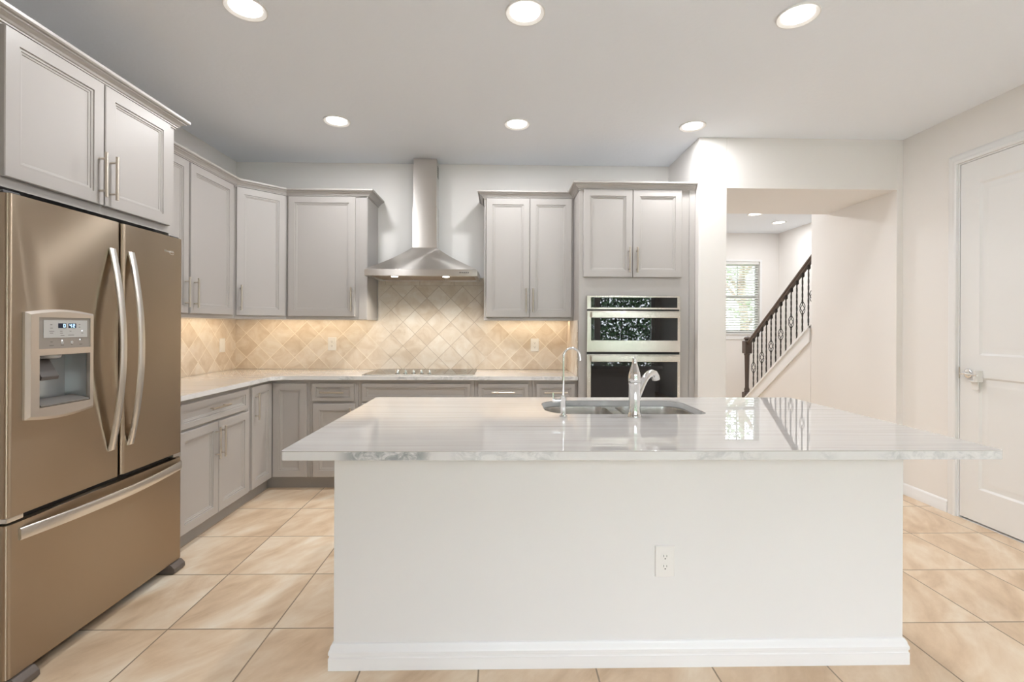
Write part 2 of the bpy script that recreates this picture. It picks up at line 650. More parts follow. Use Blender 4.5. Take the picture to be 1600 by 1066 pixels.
struct('wall_rear', MB().prism(po, ho, lambda p, q, h: Vector((p, h, q)), YREAR - 0.12, YREAR), 'wall')
po, ho = wallholes(1.2, XFAR + 0.12, 0, H, [(3.17, 4.085, 1.225, 2.36)])
struct('wall_hall_far', MB().prism(po, ho, lambda p, q, h: Vector((p, h, q)), YFAR, YFAR + 0.14), 'wall')
struct('wall_hall_right', MB().box(XFAR, XFAR + 0.12, 3.8, YFAR, 0, H), 'wall')
struct('wall_hall_left', MB().box(1.2, 1.3, YB + 0.1, YFAR, 0, H), 'wall')
struct('wall_stair_end', MB().box(3.30, XFAR, 3.70, 3.80, 0, H), 'wall')
struct('wall_stair', MB().prism([(4.72, 0), (6.10, 0), (6.10, 0.30), (4.72, 1.315)], [], lambda p, q, h: Vector((h, p, q)), 3.135, 3.27), 'wall')

# backsplash (wall finish)
bs = MB()
e = 0.008
bs.prism([(XL + e, 0.915), (0.610, 0.915), (0.610, 1.364), (-0.160, 1.364), (-0.160, 1.758), (-1.140, 1.758), (-1.140, 1.364), (XL + e, 1.364)], [],
         lambda p, q, h: Vector((p, h, q)), YB - e, YB - 0.0005)
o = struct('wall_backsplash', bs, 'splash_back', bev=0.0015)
struct('wall_backsplash_left', MB().box(XL + 0.0005, XL + e, 2.665, YB - e, 0.915, 1.364), 'splash_left')
struct('trim_backsplash', MB().box(0.601, 0.610, 3.78, YB - e, 0.915, 1.364), 'splash_left', bev=0.002)

# baseboards
bprof = [(0, 0), (0.014, 0), (0.014, 0.045), (0.011, 0.050), (0.011, 0.072), (0.006, 0.084), (0.0, 0.088)]
struct('baseboard_right', MB().sweep([(XR, 3.292), (XR, YH), (3.135, YH)], bprof, 0, -1), 'trim')
struct('baseboard_right_rear', MB().sweep([(XR, YREAR), (XR, 2.36)], bprof, 0, -1), 'trim')
struct('baseboard_partition', MB().sweep([(1.77, 4.4), (1.77, YH), (1.545, YH)], bprof, 0, -1), 'trim')
struct('baseboard_hall', MB().sweep([(3.9, YFAR), (1.3, YFAR)], bprof, 0, -1), 'trim')

# right-hand door
dr = thing('door_1', 'white two-panel interior door in the right wall with a chrome lever', 'door', (XR, 2.83, 0))
dr['kind'] = 'structure'
FD = Fr((XR, 0, 0), (0, 1, 0), (-1, 0, 0))
cas = MB()
cprof = [(0, 0), (0.016, 0), (0.019, 0.006), (0.019, 0.020), (0.014, 0.028), (0.014, 0.048), (0.010, 0.060), (0.006, 0.066), (0, 0.066)]
for (ya, yb) in ((3.226, 3.292), (2.43, 2.364)):
    sg = 1 if yb > ya else -1
    R = []
    for z0, mit in ((0, 0), (2.46, 1)):
        R.append([FD(ya + sg * q, z0 + (q if mit else 0), p) for p, q in cprof])
    cas.rings(R)
R = []
for y0, sg in ((3.226, 1), (2.43, -1)):
    R.append([FD(y0 + sg * q, 2.46 + q, p) for p, q in cprof])
cas.rings(R)
cas.build('door_casing', 'trim', dr)
jb = MB()
jb.fbox(FD, 3.216, 3.2255, 0.001, 2.4595, -0.11, -0.001)
jb.fbox(FD, 2.4305, 2.440, 0.001, 2.4595, -0.11, -0.001)
jb.fbox(FD, 2.440, 3.216, 2.450, 2.4595, -0.11, -0.001)
jb.build('door_jamb', 'trim', dr)
leaf = MB()
y0, y1, z0, z1 = 2.443, 3.2125, 0.014, 2.447
tb = 0.036
# leaf: slab with two sunk and raised panels on its room side
po = [(y0, z0), (y1, z0), (y1, z1), (y0, z1)]
hol = [(y0 + 0.13, y1 - 0.13, 0.235, 0.985), (y0 + 0.13, y1 - 0.13, 1.134, 2.29)]
fo = lambda p, q, h: FD(p, q, h)
leaf.prism(po, [[(a, c), (b, c), (b, d), (a, d)] for a, b, c, d in hol], fo, -tb - 0.004, -0.004)
for a, b, c, d in hol:
    leaf.panel(FD, a + 0.0003, b - 0.0003, c + 0.0003, d - 0.0003, [(0, -0.030), (0, -0.0045), (0.012, -0.014), (0.028, -0.014), (0.050, -0.008), (0.062, -0.008)])
lf = leaf.build('door_leaf', 'door', dr)
hd = MB()
hd.lathe(FD(3.155, 1.005, -0.004), [(0.031, 0), (0.031, 0.006), (0.026, 0.010), (0.012, 0.012), (0.011, 0.045)], 24, (-1, 0, 0))
hd.tube([FD(3.160, 1.005, 0.042), FD(3.13, 1.006, 0.047), FD(3.09, 1.003, 0.049), FD(3.05, 1.000, 0.045)], [0.010, 0.0095, 0.008, 0.007], 10, True, 0.8)
hd.build('lever_handle', 'chrome', lf)
MB().fbox(FD, 3.2125, 3.219, 0.965, 1.045, -0.012, 0.001).build('latch_plate', 'nickel', lf, 0.001)
gd = MB()
gd.fbox(FD, 3.055, 3.066, 0.955, 1.032, -0.004, 0.052)
gd.fbox(FD, 3.066, 3.110, 0.955, 0.963, -0.004, 0.052)
gd.prism([(3.066, 0.90), (3.105, 0.90), (3.115, 0.955), (3.066, 0.955)], [], fo, 0.012, 0.022)
gd.build('latch_guard', 'plastic', lf, 0.003)

struct('wall_light_block', MB().prism([(XR + 0.116, 2.2), (4.2, 2.2), (4.2, 3.5), (XR + 0.116, 3.5)], [[(XR + 0.1165, 2.3), (4.1, 2.3), (4.1, 3.4), (XR + 0.1165, 3.4)]], vzz, 0.0005, H), 'wall')  # added unseen box behind the door, blocks daylight leaking under the leaf

# hall window
wn = thing('window_1', 'hall window with a white casing beyond the dark stair rail', 'window', (3.63, YFAR, 1.225))
wn['kind'] = 'structure'
wx0, wx1, wz0, wz1 = 3.17, 4.085, 1.225, 2.36
fm = MB()
po, ho = wallholes(wx0 + 0.001, wx1 - 0.001, wz0 + 0.001, wz1 - 0.001, [(wx0 + 0.045, wx1 - 0.045, wz0 + 0.05, wz1 - 0.045)])
fm.prism(po, ho, lambda p, q, h: Vector((p, h, q)), YFAR + 0.06, YFAR + 0.12)
fm.build('window_frame', 'winframe', wn, 0.003)
sm = MB()
sm.box(wx0 + 0.045, wx1 - 0.045, YFAR + 0.065, YFAR + 0.105, 1.775, 1.825)
zz = wz0 + 0.06
sm.build('meeting_rail', 'winframe', wn, 0.003)
mt = MB()
for k in (1, 2):
    xx = wx0 + 0.045 + k * (wx1 - wx0 - 0.09) / 3
    mt.box(xx - 0.010, xx + 0.010, YFAR + 0.078, YFAR + 0.095, 1.82, wz1 - 0.045)
mt.box(wx0 + 0.045, wx1 - 0.045, YFAR + 0.080, YFAR + 0.093, 2.06, 2.08)
mt.build('muntin', 'winframe', wn)
MB().box(wx0 + 0.045, wx1 - 0.045, YFAR + 0.084, YFAR + 0.089, wz0 + 0.05, wz1 - 0.045).build('pane', 'glass', wn)
sl = MB()
sl.box(wx0 - 0.05, wx1 + 0.05, YFAR - 0.035, YFAR + 0.058, wz0 - 0.022, wz0 - 0.0005 + 0.002)
sl.box(wx0 - 0.03, wx1 + 0.03, YFAR - 0.014, YFAR - 0.001, wz0 - 0.10, wz0 - 0.022)
sl.build('window_sill', 'trim', wn, 0.004)
cs = MB()
po, ho = wallholes(wx0 - 0.03, wx1 + 0.03, wz0, wz1 + 0.03, [(wx0 + 0.0, wx1 - 0.0, wz0 - 0.0 + 0.001, wz1)])
cs.prism([(wx0 - 0.032, wz0 + 0.001), (wx0, wz0 + 0.001), (wx0, wz1), (wx1, wz1), (wx1, wz0 + 0.001), (wx1 + 0.032, wz0 + 0.001), (wx1 + 0.032, wz1 + 0.03), (wx0 - 0.032, wz1 + 0.03)], [],
         lambda p, q, h: Vector((p, h, q)), YFAR - 0.008, YFAR - 0.0005)
cs.build('window_casing', 'trim', wn, 0.002)

bl = thing('window_blind', 'white horizontal slat blind hanging in the hall window', 'blind', (3.63, YFAR + 0.028, wz0))
MB().box(wx0 + 0.012, wx1 - 0.012, YFAR + 0.004, YFAR + 0.052, wz1 - 0.045, wz1 - 0.002).build('headrail', 'blind', bl, 0.002)
st = MB()
nsl = 26
for k in range(nsl):
    zc = wz1 - 0.065 - k * 0.0395
    R = []
    for xx in (wx0 + 0.014, wx1 - 0.014):
        R.append([Vector((xx, YFAR + 0.028 + dy, zc + dz)) for dy, dz in ((-0.022, -0.012), (0, 0.001), (0.022, 0.012), (0.022, 0.0145), (0, 0.0038), (-0.022, -0.0095))])
    st.rings(R)
st.build('slats', 'blind', bl)
MB().box(wx0 + 0.014, wx1 - 0.014, YFAR + 0.004, YFAR + 0.052, wz0 + 0.012, wz0 + 0.034).build('bottom_rail', 'blind', bl, 0.002)
for xx in (wx0 + 0.12, wx1 - 0.12):
    for yy in (YFAR + 0.0035, YFAR + 0.0525):
        MB().box(xx - 0.001, xx + 0.001, yy - 0.0005, yy + 0.0005, wz0 + 0.02, wz1 - 0.03).build('ladder_cord', 'blind', bl)

# sliding glass door behind the camera
sd = thing('door_2', 'wide sliding glass door in the rear wall behind the viewer', 'door', (1.35, YREAR - 0.06, 0))
sd['kind'] = 'structure'
fm = MB()
for k in range(3):
    a, b = -0.398 + k * 1.165, -0.398 + (k + 1) * 1.165
    po, ho = wallholes(a, b, 0.012, 2.308, [(a + 0.06, b - 0.06, 0.10, 2.24)])
    fm.prism(po, ho, lambda p, q, h: Vector((p, h, q)), YREAR - 0.09, YREAR - 0.04)
fm.build('sash_frame', 'trim', sd)
gm = MB()
for k in range(3):
    a, b = -0.398 + k * 1.165, -0.398 + (k + 1) * 1.165
    gm.box(a + 0.06, b - 0.06, YREAR - 0.068, YREAR - 0.062, 0.10, 2.24)
gm.build('pane', 'glass', sd)

# ------------------------------------------------------------------ cabinet helpers
DT = 0.020


def dprof(s=0.052, t=DT):
    return [(0, 0.0005), (0, t - 0.003), (0.003, t), (s, t), (s + 0.0012, t - 0.006), (s + 0.010, t - 0.0055), (s + 0.0115, t - 0.0095), (s + 0.019, t - 0.0105), (s + 0.0205, t - 0.0135)]


def cab_door(F, a0, a1, b0, b1, parent, name='door', s=0.052):
    return MB().panel(F, a0, a1, b0, b1, dprof(s)).build(name, 'cab', parent, smooth=False)


def pull(F, a, b, parent, vertical=True, L=0.20, c0=DT):
    mb = MB()
    h = L / 2
    q = h * 0.72
    r = 0.0068
    off = 0.032
    if vertical:
        mb.tube([F(a, b - h, c0 + off), F(a, b + h, c0 + off)], r, 12)
        for k in (-q, q):
            mb.tube([F(a, b + k, c0 - 0.001), F(a, b + k, c0 + off)], 0.0045, 10)
    else:
        mb.tube([F(a - h, b, c0 + off), F(a + h, b, c0 + off)], r, 12)
        for k in (-q, q):
            mb.tube([F(a + k, b, c0 - 0.001), F(a + k, b, c0 + off)], 0.0045, 10)
    return mb.build('handle', 'nickel', parent)


CROWN = [(0.0, 0.0), (0.006, 0.0), (0.006, 0.008), (0.013, 0.009), (0.013, 0.015), (0.018, 0.017), (0.023, 0.025), (0.034, 0.034), (0.042, 0.037), (0.042, 0.043), (0.051, 0.044), (0.054, 0.047), (0.056, 0.049), (0.056, 0.061), (0.0, 0.061)]

XC = -2.11    # face of the left uppers
YC = 4.03     # face of the back uppers
UB, UT = 1.365, 2.418
FL = lambda x, y=0: Fr((x, y, 0), (0, 1, 0), (1, 0, 0))   # left wall run, a = world y
FBk = lambda y: Fr((0, y, 0), (1, 0, 0), (0, -1, 0))      # back wall run, a = world x

# --- cabinet over the refrigerator
c = thing('wall_cabinet', 'greige two-door cabinet above the stainless refrigerator', 'cabinet', (-2.13, 2.17, 1.815))
F = FL(-1.83)
mb = MB().fbox(F, 1.66, 2.66, 1.815, UT, -0.608, 0)
mb.build('body', 'cab', c, 0.0015)
for a0, a1, hx in ((1.750, 2.178, 2.152), (2.186, 2.606, 2.212)):
    d = cab_door(F, a0, a1, 1.852, 2.404, c)
    pull(F, hx, 1.985, d)
mb = MB().fbox(F, 2.622, 2.660, 0.0, 1.8148, -0.608, 0)
mb.build('end_panel', 'cab', c, 0.0015)
MB().fbox(F, 1.660, 1.679, 0.0, 1.8148, -0.608, 0).build('end_panel', 'cab', c, 0.0015)
tag(MB().sweep([(-1.83, 1.60), (-1.83, 2.66), (XL, 2.66)], CROWN, UT - 0.016, 1).build('crown_molding', 'cab', ang=18, loc=(-1.83, 2.2, UT)),
    'stepped greige crown molding along the top of the cabinet over the refrigerator', 'molding')

# --- left uppers
c = thing('wall_cabinet', 'greige two-door wall cabinet on the left wall beside the refrigerator', 'cabinet', (-2.28, 3.2, UB))
F = FL(XC)
MB().fbox(F, 2.664, 3.7485, UB + 0.022, UT, -0.329, 0).fbox(F, 2.664, 3.7485, UB, UB + 0.0219, -0.02, 0).build('body', 'cab', c, 0.0015)
for a0, a1, hx in ((2.700, 3.186, 3.150), (3.206, 3.706, 3.240)):
    d = cab_door(F, a0, a1, 1.392, 2.404, c)
    pull(F, hx, 1.530, d)
# --- diagonal corner upper
c = thing('wall_cabinet', 'diagonal corner wall cabinet with one tall greige door', 'cabinet', (-2.16, 4.1, UB))
mb = MB().prism([(XL + 0.001, 3.75), (XC, 3.75), (-1.83, YC), (-1.83, YB - 0.001), (XL + 0.001, YB - 0.001)], [], lambda p, q, h: Vector((p, q, h)), UB + 0.022, UT)
F = Fr((XC, 3.75, 0), (1, 1, 0), (1, -1, 0))
mb.fbox(F, 0, math.hypot(0.28, 0.28), UB, UB + 0.0219, -0.02, 0)
mb.build('body', 'cab', c, 0.0015)
Ld = math.hypot(0.28, 0.28)
d = cab_door(F, 0.012, Ld - 0.014, 1.392, 2.404, c)
pull(F, 0.040, 1.530, d)
# --- back left upper
c = thing('wall_cabinet', 'single-door greige wall cabinet left of the range hood', 'cabinet', (-1.49, 4.19, UB))
F = FBk(YC)
mb = MB().fbox(F, -1.8285, -1.146, UB + 0.022, UT, -0.3325, 0).fbox(F, -1.8285, -1.146, UB, UB + 0.0219, -0.02, 0).fbox(F, -1.164, -1.146, UB, UB + 0.0219, -0.3235, -0.0205)
mb.build('body', 'cab', c, 0.0015)
d = cab_door(F, -1.808, -1.247, 1.392, 2.404, c)
pull(F, -1.272, 1.535, d)
MB().fbox(F, -1.2165, -1.149, UB + 0.002, UT - 0.002, 0.0003, 0.006).build('filler_strip', 'cab', c, 0.002)
# --- back right upper
c = thing('wall_cabinet', 'tall two-door greige wall cabinet between range hood and ovens', 'cabinet', (0.23, 4.19, UB))
mb = MB().fbox(F, -0.156, 0.6095, UB + 0.022, UT, -0.3325, 0).fbox(F, -0.156, 0.6095, UB, UB + 0.0219, -0.02, 0).fbox(F, -0.156, -0.138, UB, UB + 0.0219, -0.3235, -0.0205)
mb.build('body', 'cab', c, 0.0015)
for a0, a1, hx in ((-0.138, 0.2305, 0.203), (0.2345, 0.592, 0.262)):
    d = cab_door(F, a0, a1, 1.392, 2.404, c)
    pull(F, hx, 1.535, d)
tag(MB().sweep([(XC, 2.665), (XC, 3.75), (-1.83, YC), (-1.146, YC), (-1.146, YB)], CROWN, UT - 0.016, 1).build('crown_molding', 'cab', ang=18, loc=(-1.9, 3.8, UT)),
    'long greige crown molding bending round the corner wall cabinets', 'molding')
tag(MB().sweep([(-0.156, YB), (-0.156, YC), (0.611, YC), (0.611, 3.75), (1.543, 3.75)], CROWN, UT - 0.016, 1).build('crown_molding', 'cab', ang=18, loc=(0.8, 3.8, UT)),
    'stepped crown molding over the right wall cabinet and the oven cabinet', 'molding')

# --- oven tower
YO = 3.75
c = thing('oven_cabinet', 'tall greige cabinet holding the stainless wall ovens', 'cabinet', (1.08, 4.05, 0))
F = FBk(YO)
ox0, ox1, oz0, oz1 = 0.690, 1.400, 0.475, 1.540   # recess for the ovens
mb = MB()
mb.fbox(F, 0.612, ox0, 0.10, UT, -0.61, 0)
mb.fbox(F, ox1, 1.543, 0.10, UT, -0.61, 0)
mb.fbox(F, ox0, ox1, oz1, UT, -0.61, 0)
mb.fbox(F, ox0, ox1, 0.10, oz0, -0.61, 0)
mb.fbox(F, ox0, ox1, oz0, oz1, -0.61, -0.58)
mb.build('body', 'cab', c)
MB().fbox(F, 1.497, 1.543, 0.0, UT, 0.0002, 0.008).build('filler_strip', 'cab', c, 0.002)
for a0, a1, hx in ((0.645, 1.0365, 1.008), (1.0405, 1.432, 1.070)):
    d = cab_door(F, a0, a1, 1.710, 2.408, c)
    pull(F, hx, 1.845, d)
d = cab_door(F, 0.645, 1.432, 0.125, 0.440, c, 'drawer')
pull(F, 1.04, 0.30, d, False, 0.3)
MB().fbox(F, 0.612, 1.543, 0.0, 0.0995, -0.61, -0.075).build('toe_kick', 'toe', c)

# --- lower run
FXL, FYB = -1.845, 3.805   # face frames
LT = 0.8805
c = thing('base_cabinet', 'greige base cabinet with one drawer over two doors beside the refrigerator', 'cabinet', (-2.14, 3.06, 0))
F = FL(FXL)
MB().fbox(F, 2.664, 3.4645, 0.10, LT, -0.590, 0).build('body', 'cab', c, 0.0015)
d = cab_door(F, 2.700, 3.432, 0.708, 0.852, c, 'drawer', 0.034)
pull(F, 3.062, 0.790, d, False, 0.19)
for a0, a1, hx in ((2.700, 3.078, 3.046), (3.084, 3.442, 3.102)):
    d = cab_door(F, a0, a1, 0.104, 0.692, c)
    pull(F, hx, 0.560, d)
MB().fbox(F, 2.664, 3.4645, 0.0, 0.0995, -0.59, -0.045).build('toe_kick', 'toe', c)
# corner
c = thing('corner_cabinet', 'corner base cabinet with two narrow doors meeting in the angle', 'cabinet', (-2.1, 4.0, 0))
mb = MB().prism([(XL + 0.006, 3.466), (FXL, 3.466), (FXL, FYB), (-1.5365, FYB), (-1.5365, YB - 0.009), (XL + 0.006, YB - 0.009)], [], lambda p, q, h: Vector((p, q, h)), 0.10, LT)
mb.build('body', 'cab', c)
d = cab_door(F, 3.490, 3.7835, 0.104, 0.858, c)
pull(F, 3.528, 0.712, d)
FBL = FBk(FYB)
cab_door(FBL, -1.8235, -1.556, 0.104, 0.852, c)
mb = MB().prism([(XL + 0.006, 3.466), (FXL - 0.045, 3.466), (FXL - 0.045, FYB + 0.045), (-1.5365, FYB + 0.045), (-1.5365, YB - 0.009), (XL + 0.006, YB - 0.009)], [], lambda p, q, h: Vector((p, q, h)), 0.0, 0.0995)
mb.build('toe_kick', 'toe', c)


def base_back(label, x0, x1, drawers, doors, handles=True):
    c = thing('base_cabinet', label, 'cabinet', ((x0 + x1) / 2, 4.08, 0))
    MB().fbox(FBL, x0, x1, 0.10, LT, -0.548, 0).build('body', 'cab', c, 0.0015)
    for a0, a1, hasp in drawers:
        d = cab_door(FBL, a0, a1, 0.710, 0.851, c, 'drawer', 0.030)
        if hasp:
            pull(FBL, (a0 + a1) / 2, 0.784, d, False, 0.185)
    for a0, a1, hx in doors:
        d = cab_door(FBL, a0, a1, 0.104, 0.690, c)
        pull(FBL, hx, 0.560, d)
    MB().fbox(FBL, x0, x1, 0.0, 0.0995, -0.548, -0.045).build('toe_kick', 'toe', c)
    return c


base_back('narrow greige base cabinet with drawer, between corner cabinet and cooktop cabinet', -1.535, -1.1495, [(-1.515, -1.180, True)], [(-1.507, -1.172, -1.20)])
base_back('wide base cabinet with a blank drawer front under the cooktop', -1.148, -0.2215, [(-1.120, -0.252, False)], [(-1.120, -0.690, -0.72), (-0.684, -0.252, -0.655)])
base_back('greige base cabinet with a drawer right of the cooktop, behind the island', -0.220, 0.2445, [(-0.191, 0.215, True)], [(-0.191, 0.215, 0.185)])
base_back('narrow drawer base cabinet beside the oven cabinet', 0.246, 0.6105, [(0.277, 0.590, True)], [(0.277, 0.590, 0.305)])

# --- worktop
ct = []
xin, yin, rr = -1.800, 3.760, 0.10
ct += [(XL + e + 0.0005, 2.6655), (xin, 2.6655)]
for k in range(9):
    t = math.radians(180 - 90 * k / 8)
    ct.append((xin + rr + rr * math.cos(t), yin - rr + rr * math.sin(t)))
ct += [(0.6105, yin), (0.6105, YB - e - 0.0005), (XL + e + 0.0005, YB - e - 0.0005)]
tag(MB().prism(ct, [], lambda p, q, h: Vector((p, q, h)), 0.8812, 0.9138).build('countertop', 'stone', bev=0.004, loc=(0, 0, 0)),
    'polished L-shaped stone worktop under the tiled backsplash', 'countertop')

# --- cooktop
c = thing('cooktop', 'glossy black glass electric cooktop with chrome knobs under the hood', 'cooktop', (-0.68, 4.07, 0.914))
MB().box(-1.128, -0.228, 3.830, 4.335, 0.9142, 0.9215).build('glass_top', 'blackglass', c, 0.002)
MB().box(-1.129, -0.227, 3.818, 3.8295, 0.9142, 0.9225).build('front_trim', 'hood', c, 0.002)
for k in range(5):
    kn = MB().lathe((-0.868 + k * 0.0665, 3.935, 0.9216), [(0.021, 0), (0.021, 0.004), (0.0165, 0.006), (0.0155, 0.022), (0.013, 0.025), (0.0, 0.0255)], 20)
    kn.box(-0.868 + k * 0.0665 - 0.003, -0.868 + k * 0.0665 + 0.003, 3.920, 3.950, 0.945, 0.951)
    kn.build('knob', 'chrome', c)
for bx, by, br in ((-0.95, 4.20, 0.09), (-0.40, 4.20, 0.08), (-0.68, 4.16, 0.10), (-0.98, 3.99, 0.07), (-0.40, 3.99, 0.10)):
    MB().lathe((bx, by, 0.92155), [(br, 0), (br, 0.0003), (br - 0.003, 0.0003), (br - 0.003, 0)], 40, caps=(False, False)).build('burner_ring', 'slot', c)

# --- range hood
c = thing('range_hood', 'stainless chimney range hood on the back wall over the cooktop', 'hood', (-0.66, 4.1, 1.72))
hx0, hx1, hy0, hy1 = -1.124, -0.204, 3.855, YB - 0.009
cx0, cx1, cy0 = -0.804, -0.586, 4.215
cy1 = YB - 0.002
lip = MB()
lip.prism([(hx0, hy0), (hx1, hy0), (hx1, hy1), (hx0, hy1)], [[(hx0 + 0.03, hy0 + 0.05), (hx1 - 0.03, hy0 + 0.05), (hx1 - 0.03, hy1 - 0.02), (hx0 + 0.03, hy1 - 0.02)]],
          lambda p, q, h: Vector((p, q, h)), 1.723, 1.776)
lip.build('lip', 'hood', c, 0.002)
cn = MB()
n_ = 9
R = []
for k in range(n_ + 1):
    t = k / n_
    q = t + 0.06 * math.sin(PI * t)
    z = 1.7765 + (2.012 - 1.7765) * t
    x0, x1 = hx0 + (cx0 - hx0) * q, hx1 + (cx1 - hx1) * q
    y0 = hy0 + (cy0 - hy0) * q
    R.append([Vector((x0, y0, z)), Vector((x1, y0, z)), Vector((x1, hy1 + (cy1 - hy1) * t, z)), Vector((x0, hy1 + (cy1 - hy1) * t, z))])
cn.rings(R)
cn.build('canopy', 'hood', c)
MB().box(cx0, cx1, cy0, cy1, 2.0125, 2.390).build('chimney_lower', 'hood', c, 0.002)
MB().box(cx0 + 0.007, cx1 - 0.004, cy0 + 0.006, cy1, 2.3905, H - 0.001).build('chimney_upper', 'hood', c, 0.002)
vt = MB()
for k in range(6):
    vt.box(cx1 - 0.0035, cx1 - 0.0028, 4.26, 4.34, 2.66 + k * 0.018, 2.668 + k * 0.018)
vt.build('vent_slots', 'black', c)
for k in range(3):
    w_ = (hx1 - hx0 - 0.06) / 3
    a = hx0 + 0.03 + k * w_
    MB().box(a + 0.004, a + w_ - 0.004, hy0 + 0.12, hy1 - 0.03, 1.733, 1.745).build('grease_filter', 'filter', c, 0.003)
MB().box(hx0 + 0.031, hx1 - 0.031, hy0 + 0.0505, hy1 - 0.021, 1.748, 1.756).build('underside', 'filter', c)
for lx in (-0.893, -0.468):
    l = MB().lathe((lx, 3.925, 1.727), [(0.034, 0.012), (0.034, 0.0), (0.028, -0.002)], 24, caps=(True, False)).build('lamp', 'chrome', c)
    MB().lathe((lx, 3.925, 1.7235), [(0.028, 0), (0.026, -0.004), (0.0, -0.005)], 24).build('lens', 'hoodlens', l)
    ld_ = bpy.data.lights.new('hood_lamp_light', 'SPOT')
    ld_.energy = HOOD_W * 8
    ld_.color = (1, 0.93, 0.82)
    ld_.spot_size = math.radians(142)
    ld_.spot_blend = 0.8
    ld_.shadow_soft_size = 0.02
    lo = bpy.data.objects.new('hood_lamp_light', ld_)
    COL.objects.link(lo)
    lo.parent = c
    lo.location = Vector((lx, 3.925, 1.712)) - Vector(c.location)
for k in range(5):
    MB().lathe((-0.345 + k * 0.0165, hy0 + 0.0005, 1.751), [(0.0052, 0), (0.0052, 0.003), (0.004, 0.004)], 14, (0, -1, 0)).build('button', 'slot', c)

# --- wall ovens
c = thing('wall_oven', 'stainless combination microwave and wall oven with black glass doors', 'oven', (1.04, 3.9, 0.476))
F = FBk(YO - 0.001)
ax0, ax1 = 0.672, 1.418
MB().fbox(F, ox0 + 0.003, ox1 - 0.003, oz0 + 0.003, oz1 - 0.003, -0.56, 0).build('chassis', 'gasket', c)
# control panel
cp = MB().panel(F, ax0, ax1, 1.452, 1.560, [(0, 0.0), (0, 0.026), (0.004, 0.030), (0.022, 0.030), (0.023, 0.027)])
cp = MB().fbox(F, ax0, ax1, 1.452, 1.560, 0.0005, 0.026).build('control_panel', 'oven_steel', c, 0.003)
MB().fbox(F, ax0 + 0.032, ax1 - 0.024, 1.466, 1.5475, 0.0262, 0.029).build('display_glass', 'blackglass', cp, 0.001)
MB().fbox(F, ax0 + 0.004, ax1 - 0.004, 1.4405, 1.4515, 0.0005, 0.012).build('vent_gap', 'black', c)


def oven_door(z0, z1, gz0, gz1, hz, name):
    d = MB().fbox(F, ax0, ax1, z0, z1, 0.0005, 0.034).build(name, 'oven_steel', c, 0.004)
    MB().fbox(F, ax0 + 0.032, ax1 - 0.024, gz0, gz1, 0.0342, 0.037).build('glass', 'blackglass', d, 0.001)
    hb = MB().fbox(F, ax0 + 0.030, ax1 - 0.020, hz - 0.024, hz + 0.024, 0.062, 0.080)
    hb.fbox(F, ax0 + 0.05, ax0 + 0.075, hz - 0.015, hz + 0.015, 0.0335, 0.063)
    hb.fbox(F, ax1 - 0.065, ax1 - 0.04, hz - 0.015, hz + 0.015, 0.0335, 0.063)
    hb.build('handle', 'oven_steel', d, 0.005)


oven_door(1.114, 1.440, 1.205, 1.385, 1.408, 'microwave_door')
MB().fbox(F, ax0 + 0.003, ax1 - 0.003, 1.0955, 1.1135, 0.0005, 0.018).build('vent_gap', 'black', c)
oven_door(0.478, 1.095, 0.60, 1.040, 1.062, 'oven_door')

# --- under cabinet strips
def strip(label, x0, x1, y0, y1, front):
    """lamp bar under a cabinet: housing with a lip on the room side, diffuser behind the lip"""
    zt = UB + 0.0215
    c = thing('under_cabinet_light', label, 'light', ((x0 + x1) / 2, (y0 + y1) / 2, zt - 0.02))
    hb = MB().box(x0, x1, y0, y1, zt - 0.006, zt)
    if front == 'y':
        hb.box(x0, x1, y0, y0 + 0.003, zt - 0.021, zt - 0.006)
        q = (x0 + 0.004, x1 - 0.004, y0 + 0.006, y1 - 0.002)
    else:
        hb.box(x1 - 0.003, x1, y0, y1, zt - 0.021, zt - 0.006)
        q = (x0 + 0.002, x1 - 0.006, y0 + 0.004, y1 - 0.004)
    hb.build('housing', 'plastic', c)
    MB().box(*q, zt - 0.009, zt - 0.0062).build('diffuser', 'striplens', c)
    l = bpy.data.lights.new('strip_light', 'AREA')
    l.shape = 'RECTANGLE'
    l.size, l.size_y = q[1] - q[0], q[3] - q[2]
    l.energy = STRIP_W * max(l.size, l.size_y)
    l.color = (1.0, 0.79, 0.54)
    o = bpy.data.objects.new('strip_light', l)
    COL.objects.link(o)
    o.parent = c
    o.location = Vector(((q[0] + q[1]) / 2, (q[2] + q[3]) / 2, zt - 0.0095)) - Vector(c.location)


strip('warm light strip under the left wall cabinets', -2.30, -2.27, 2.68, 4.15, 'x')
strip('warm light strip under the corner and back-left wall cabinets', -2.20, -1.16, 4.20, 4.23, 'y')
strip('warm light strip under the wall cabinet right of the hood', -0.145, 0.598, 4.20, 4.23, 'y')

# ------------------------------------------------------------------ refrigerator
c = thing('refrigerator', 'brushed stainless french-door refrigerator with ice dispenser on the left', 'refrigerator', (-2.08, 2.148, 0))
fx = -1.740
fy0, fy1, fm_ = 1.695, 2.602, 2.190
MB().box(-2.42, -1.836, fy0 + 0.004, fy1 - 0.004, 0.045, 1.752).build('body', 'fridge_side', c, 0.006)


def door_profile(ya, yb, xb, xf, r=0.016):
    pts = [(xb, ya), (xb, yb)]
    for k in range(7):
        t = math.radians(90 - 90 * k / 6)
        pts.append((xf - r + r * math.cos(t), yb - r + r * math.sin(t)))
    for k in range(7):
        t = math.radians(0 - 90 * k / 6)
        pts.append((xf - r + r * math.cos(t), ya + r + r * math.sin(t)))
    return pts


vz = lambda p, q, h: Vector((p, q, h))
